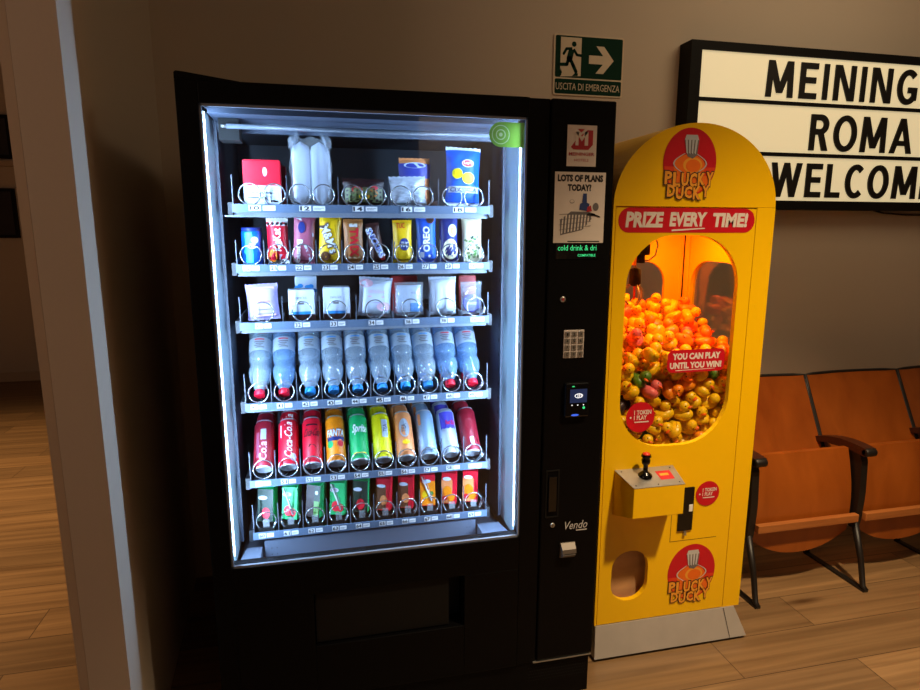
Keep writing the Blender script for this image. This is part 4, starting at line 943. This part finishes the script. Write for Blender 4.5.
def glyph(ch, w, h, t):
    """upright strokes of a heavy sans letter: list of outlines in a w by h box, t the stroke width"""
    H = t * .92
    bar = lambda x0, x1, z0, z1: [(x0, z0), (x1, z0), (x1, z1), (x0, z1)]
    if ch == 'I': return [bar(0, w, 0, h)]
    if ch == 'E': return [bar(0, t, 0, h), bar(t, w, 0, H), bar(t, w, h - H, h), bar(t, w * .92, h * .52 - H / 2, h * .52 + H / 2)]
    if ch == 'L': return [bar(0, t, 0, h), bar(t, w, 0, H)]
    if ch == 'N': return [bar(0, t * .95, 0, h), bar(w - t * .95, w, 0, h), [(t * .3, h), (t * 1.25, h), (w - t * .3, 0), (w - t * 1.25, 0)]]
    if ch == 'M':
        c, k = w / 2, t * .1
        return [[(0, 0), (t, 0), (t + w * .045, h), (w * .045, h)], [(w - t, 0), (w, 0), (w - w * .045, h), (w - t - w * .045, h)],
                [(w * .045, h), (w * .045 + t * 1.1, h), (c + t * .52, h * .12), (c - t * .52, h * .12)], [(w - w * .045, h), (w - w * .045 - t * 1.1, h), (c - t * .52, h * .12), (c + t * .52, h * .12)]]
    if ch == 'W':
        c, a = w / 2, w * .27
        return [[(0, h), (t, h), (a + t * .5, 0), (a - t * .5, 0)], [(c - t * .5, h), (c + t * .5, h), (a + t * .5, 0), (a - t * .5, 0)],
                [(c - t * .5, h), (c + t * .5, h), (w - a + t * .5, 0), (w - a - t * .5, 0)], [(w - t, h), (w, h), (w - a + t * .5, 0), (w - a - t * .5, 0)]]
    if ch == 'A':
        c = w / 2
        return [[(0, 0), (t * 1.02, 0), (c + t * .5, h), (c - t * .5, h)], [(w, 0), (w - t * 1.02, 0), (c - t * .5, h), (c + t * .5, h)], bar(w * .2, w * .8, h * .22, h * .22 + H * .9)]
    def arc(cx, cz, rx, rz, a0, a1, n=20):
        o = []
        for q in range(n):
            p = [math.radians(a0 + (a1 - a0) * (q + e) / n) for e in (0, 1)]
            o.append([(cx + rx * math.cos(p[0]), cz + rz * math.sin(p[0])), (cx + rx * math.cos(p[1]), cz + rz * math.sin(p[1])),
                      (cx + (rx - t) * math.cos(p[1]), cz + (rz - H) * math.sin(p[1])), (cx + (rx - t) * math.cos(p[0]), cz + (rz - H) * math.sin(p[0]))])
        return o
    if ch == 'O': return arc(w / 2, h / 2, w / 2, h * .512, 0, 360, 36)
    if ch == 'C': return arc(w * .56, h / 2, w * .56, h * .512, 48, 312, 28)
    if ch == 'G': return arc(w * .54, h / 2, w * .54, h * .512, 46, 318, 28) + [bar(w - t, w, h * .12, h * .5), bar(w * .55, w, h * .5 - H, h * .5)]
    if ch == 'R':
        rz = h * .28
        return [bar(0, t, 0, h), bar(t, w * .5, h - H, h), bar(t, w * .5, h - 2 * rz, h - 2 * rz + H), [(w * .42, h * .5), (w * .42 + t * 1.05, h * .5), (w, 0), (w - t * 1.15, 0)]] + arc(w * .5, h - rz, w * .46, rz, -90, 90, 16)
    return []
def row(word, xs, z0, z1):
    for ch, (u0, u1) in zip(word, xs):
        d = MB(); t = .0285
        for q, P in enumerate(glyph(ch, u1 - u0, z1 - z0, t)):
            P = [(u0 + a, z0 + c) for a, c in P]; n = len(P); l = .003 + q * .00002
            d.flat(P, S, 'ink', l)
            d.add([S(a, c, l) for a, c in P] + [S(a, c, -.003) for a, c in P], [(k, (k + 1) % n, n + (k + 1) % n, n + k) for k in range(n)], 'ink')
        d.build('letter', LB)
def lay(word, widths, x, gap, total):
    s = (total - gap * (len(word) - 1)) / sum(widths); out = []
    for w in widths: out.append((x, x + w * s)); x += w * s + gap
    return out
row('MEININGER', lay('MEININGER', [1.3, .85, .24, 1.05, .24, 1.05, 1.05, .85, 1], 2.300, .033, 1.098), 2.076, 2.231)
row('ROMA', lay('ROMA', [.9, 1.12, 1.25, 1.12], 2.556, .026, .585), 1.851, 2.012)
row('WELCOME', lay('WELCOME', [1.5, .8, .75, .95, 1.1, 1.3, .8], 2.368, .026, .945), 1.638, 1.793)
d = MB(); d.tube([(3.02, .97, SZ0 + .002), (3.10, .985, SZ0 - .010), (3.25, .992, SZ0 - .018), (3.6, .994, SZ0 - .02)], .004, 6, 'black_matte'); d.build('power_cord', LB)

# ------------------------------------------------------------------ row of tip-up seats
SR = thing('cinema_seat_row', 'row of joined tip-up wooden cinema seats on black metal stands', 'seats', (0, 0, 0))
PITCH, S0 = .518, 1.968
def smooth_poly(P, it=2):
    for _ in range(it):
        Q = []
        for k in range(len(P)):
            a, b_ = P[k], P[(k + 1) % len(P)]
            Q += [(a[0] * .75 + b_[0] * .25, a[1] * .75 + b_[1] * .25), (a[0] * .25 + b_[0] * .75, a[1] * .25 + b_[1] * .75)]
        P = Q
    return P
for k in range(4):
    x = S0 + k * PITCH
    d = MB()
    up = smooth_poly([(.352, .585), (.470, .585), (.462, .50), (.445, .42), (.412, .32), (.382, .25), (.350, .25), (.345, .31), (.340, .40), (.345, .48)])
    d.prism(up, 0, x - .016, x + .016, 'chair_black')
    d.tube([(x, .36, .27), (x, .31, .13), (x, .285, .02), (x, .265, .008)], [.015, .012, .011, .010], 8, 'chair_black')
    d.tube([(x, .590, .012), (x, .588, .20), (x, .57, .52)], [.011, .011, .011], 8, 'chair_black')
    d.box(x - .012, x + .012, .268, .60, .0, .009, 'chair_black')
    d.tube([(x, .43, .55), (x, .57, .52), (x, .60, .50)], .013, 8, 'chair_black')
    d.build('stand', SR)
    d = MB(); L_ = 12
    prof = [(.330 + .285 * q / L_, .607 + .012 * math.sin(PI * q / L_ * .9) - .042 * (q / L_) ** 2) for q in range(L_ + 1)]
    d.prism(prof + [(y, zz - .034 + .006 * (y > .5)) for y, zz in reversed(prof)], 0, x - .026, x + .026, 'arm_brown')
    d.X = Matrix.Translation((x - .026, .334, .590)) @ Matrix.Rotation(PI / 2, 4, 'Y'); d.lathe([(.001, 0), (.018, 0), (.018, .052), (.001, .052)], 14, 'chair_black'); d.X = None
    d.build('armrest', SR, bevel=.006)
for k in range(3):
    x0, x1 = S0 + k * PITCH + .022, S0 + (k + 1) * PITCH - .022
    xc, w = (x0 + x1) / 2, x1 - x0
    # backrest: curved panel leaning back
    def bk(u, v, off=0):
        zz = .45 + .378 * v
        return (x0 - .018 + (w + .036) * u, .545 + .190 * v + .022 * (1 - (2 * u - 1) ** 2) - .022 + off, zz)
    d = MB(); d.grid(lambda u, v: bk(u, v), 14, 6, 'veneer'); d.grid(lambda u, v: bk(u, v, .012), 14, 6, 'veneer')
    d.build('backrest', SR, recalc=False)
    d = MB(); d.tube([bk(0, 0, .006)] + [bk(0, v / 4, .006) for v in range(1, 4)] + [bk(u / 10, 1.0, .006) for u in range(11)] + [bk(1, 1 - v / 4, .006) for v in range(1, 5)], .0085, 6, 'chair_black'); d.build('back_rim', SR)
    # tipped-up seat: front edge up, rounded end hanging down
    def st(u, v, off=0):
        edge = .085 * (1 - (abs(2 * u - 1)) ** 2.2)
        zb = .236 - edge * .9; zz = zb + (.586 - zb) * v
        return (x0 + .004 + (w - .008) * u, .372 + .040 * v - .020 * math.sin(PI * v) + off, zz)
    d = MB(); d.grid(lambda u, v: st(u, v), 16, 10, 'veneer'); d.grid(lambda u, v: st(u, v, .022), 16, 10, 'veneer')
    d.grid(lambda u, v: st(u, 1, .022 * v), 16, 1, 'veneer'); d.grid(lambda u, v: st(u, 0, .022 * v), 16, 1, 'veneer'); d.grid(lambda u, v: st(0, u, .022 * v), 10, 1, 'veneer'); d.grid(lambda u, v: st(1, u, .022 * v), 10, 1, 'veneer')
    sp = d.build('seat', SR)
    d = MB(); d.box(x0 - .004, x1 + .004, .326, .350, .288, .322, 'slat'); d.build('cross_slat', sp, bevel=.003)

# ------------------------------------------------------------------ light
def area(name, loc, target, size, power, color, size_y=None, spread=PI):
    l = bpy.data.lights.new(name, 'AREA'); l.energy = power; l.color = color; l.size = size; l.spread = spread
    if size_y: l.shape = 'RECTANGLE'; l.size_y = size_y
    o = bpy.data.objects.new(name, l); COL.objects.link(o); o.location = loc
    o.rotation_euler = (Vector(target) - Vector(loc)).to_track_quat('-Z', 'Y').to_euler(); return o
WARM = (1.0, .765, .47)
def spot(name, loc, target, power, color, angle, blend=1.0, radius=.08):
    l = bpy.data.lights.new(name, 'SPOT'); l.energy = power; l.color = color; l.spot_size = math.radians(angle); l.spot_blend = blend; l.shadow_soft_size = radius
    o = bpy.data.objects.new(name, l); COL.objects.link(o); o.location = loc
    o.rotation_euler = (Vector(target) - Vector(loc)).to_track_quat('-Z', 'Y').to_euler(); return o
spot('ceiling_downlight', (1.85, -1.05, 3.05), (1.85, -.72, 0), 440, WARM, 84)
spot('ceiling_downlight', (-2.3, 1.6, 3.9), (-2.3, 1.6, 0), 800, (1, .66, .33), 74)
area('hall_light', (2.5, -.25, 2.9), (2.5, 1.0, 1.1), .9, 7.9, WARM)
area('hall_light', (-2.4, -2.4, 2.8), (-.2, 0, 1.0), .8, 15, (1, .66, .46))  # added fill light, brightens the left wall's end and casing
spot('reflection_spot', (1.5, -2.4, 3.6), (1.6, -3.6, 2.1), 210, (1, .8, .6), 60)  # added to brighten the unseen block that the glass reflects
for sgn, x in ((1, GX0 + .004), (-1, GX1 - .004)):   # the light bars' glow, thrown inwards
    area('bar_glow', (x, .03, 1.178), (x + sgn * .8, .03 + .5, 1.178), .006, 13, (.46, .69, 1), 1.16)
area('prize_lamp', (1.50, .37, ZS - .037), (1.50, .40, 0), .30, 5.4, (1, .29, .025), .05)

w = bpy.data.worlds.new('world'); scene.world = w; w.use_nodes = True
w.node_tree.nodes['Background'].inputs[0].default_value = (1, .72, .48, 1); w.node_tree.nodes['Background'].inputs[1].default_value = .012

# ------------------------------------------------------------------ camera
cd = bpy.data.cameras.new('camera'); cam = bpy.data.objects.new('camera', cd); COL.objects.link(cam)
cd.sensor_width = 36; cd.lens = 616.6255 / 920 * 36; cd.clip_start = .02
p_, yw, ro = .1846, .2256, .002
fw = Vector((math.sin(yw) * math.cos(p_), math.cos(yw) * math.cos(p_), -math.sin(p_))); rt = Vector((math.cos(yw), -math.sin(yw), 0)); upv = rt.cross(fw)
r2 = rt * math.cos(ro) + upv * math.sin(ro); u2 = -rt * math.sin(ro) + upv * math.cos(ro)
cam.matrix_world = Matrix(((r2.x, u2.x, -fw.x, .3101), (r2.y, u2.y, -fw.y, -1.6352), (r2.z, u2.z, -fw.z, 1.4843), (0, 0, 0, 1)))
scene.camera = cam
vs = scene.view_settings; vs.view_transform = 'Standard'; vs.look = 'None'; vs.exposure = 0; vs.gamma = 1
try: vs.use_curve_mapping = False
except Exception: pass
scene.cycles.transparent_max_bounces = 24; scene.cycles.max_bounces = 10; scene.cycles.sample_clamp_indirect = 6
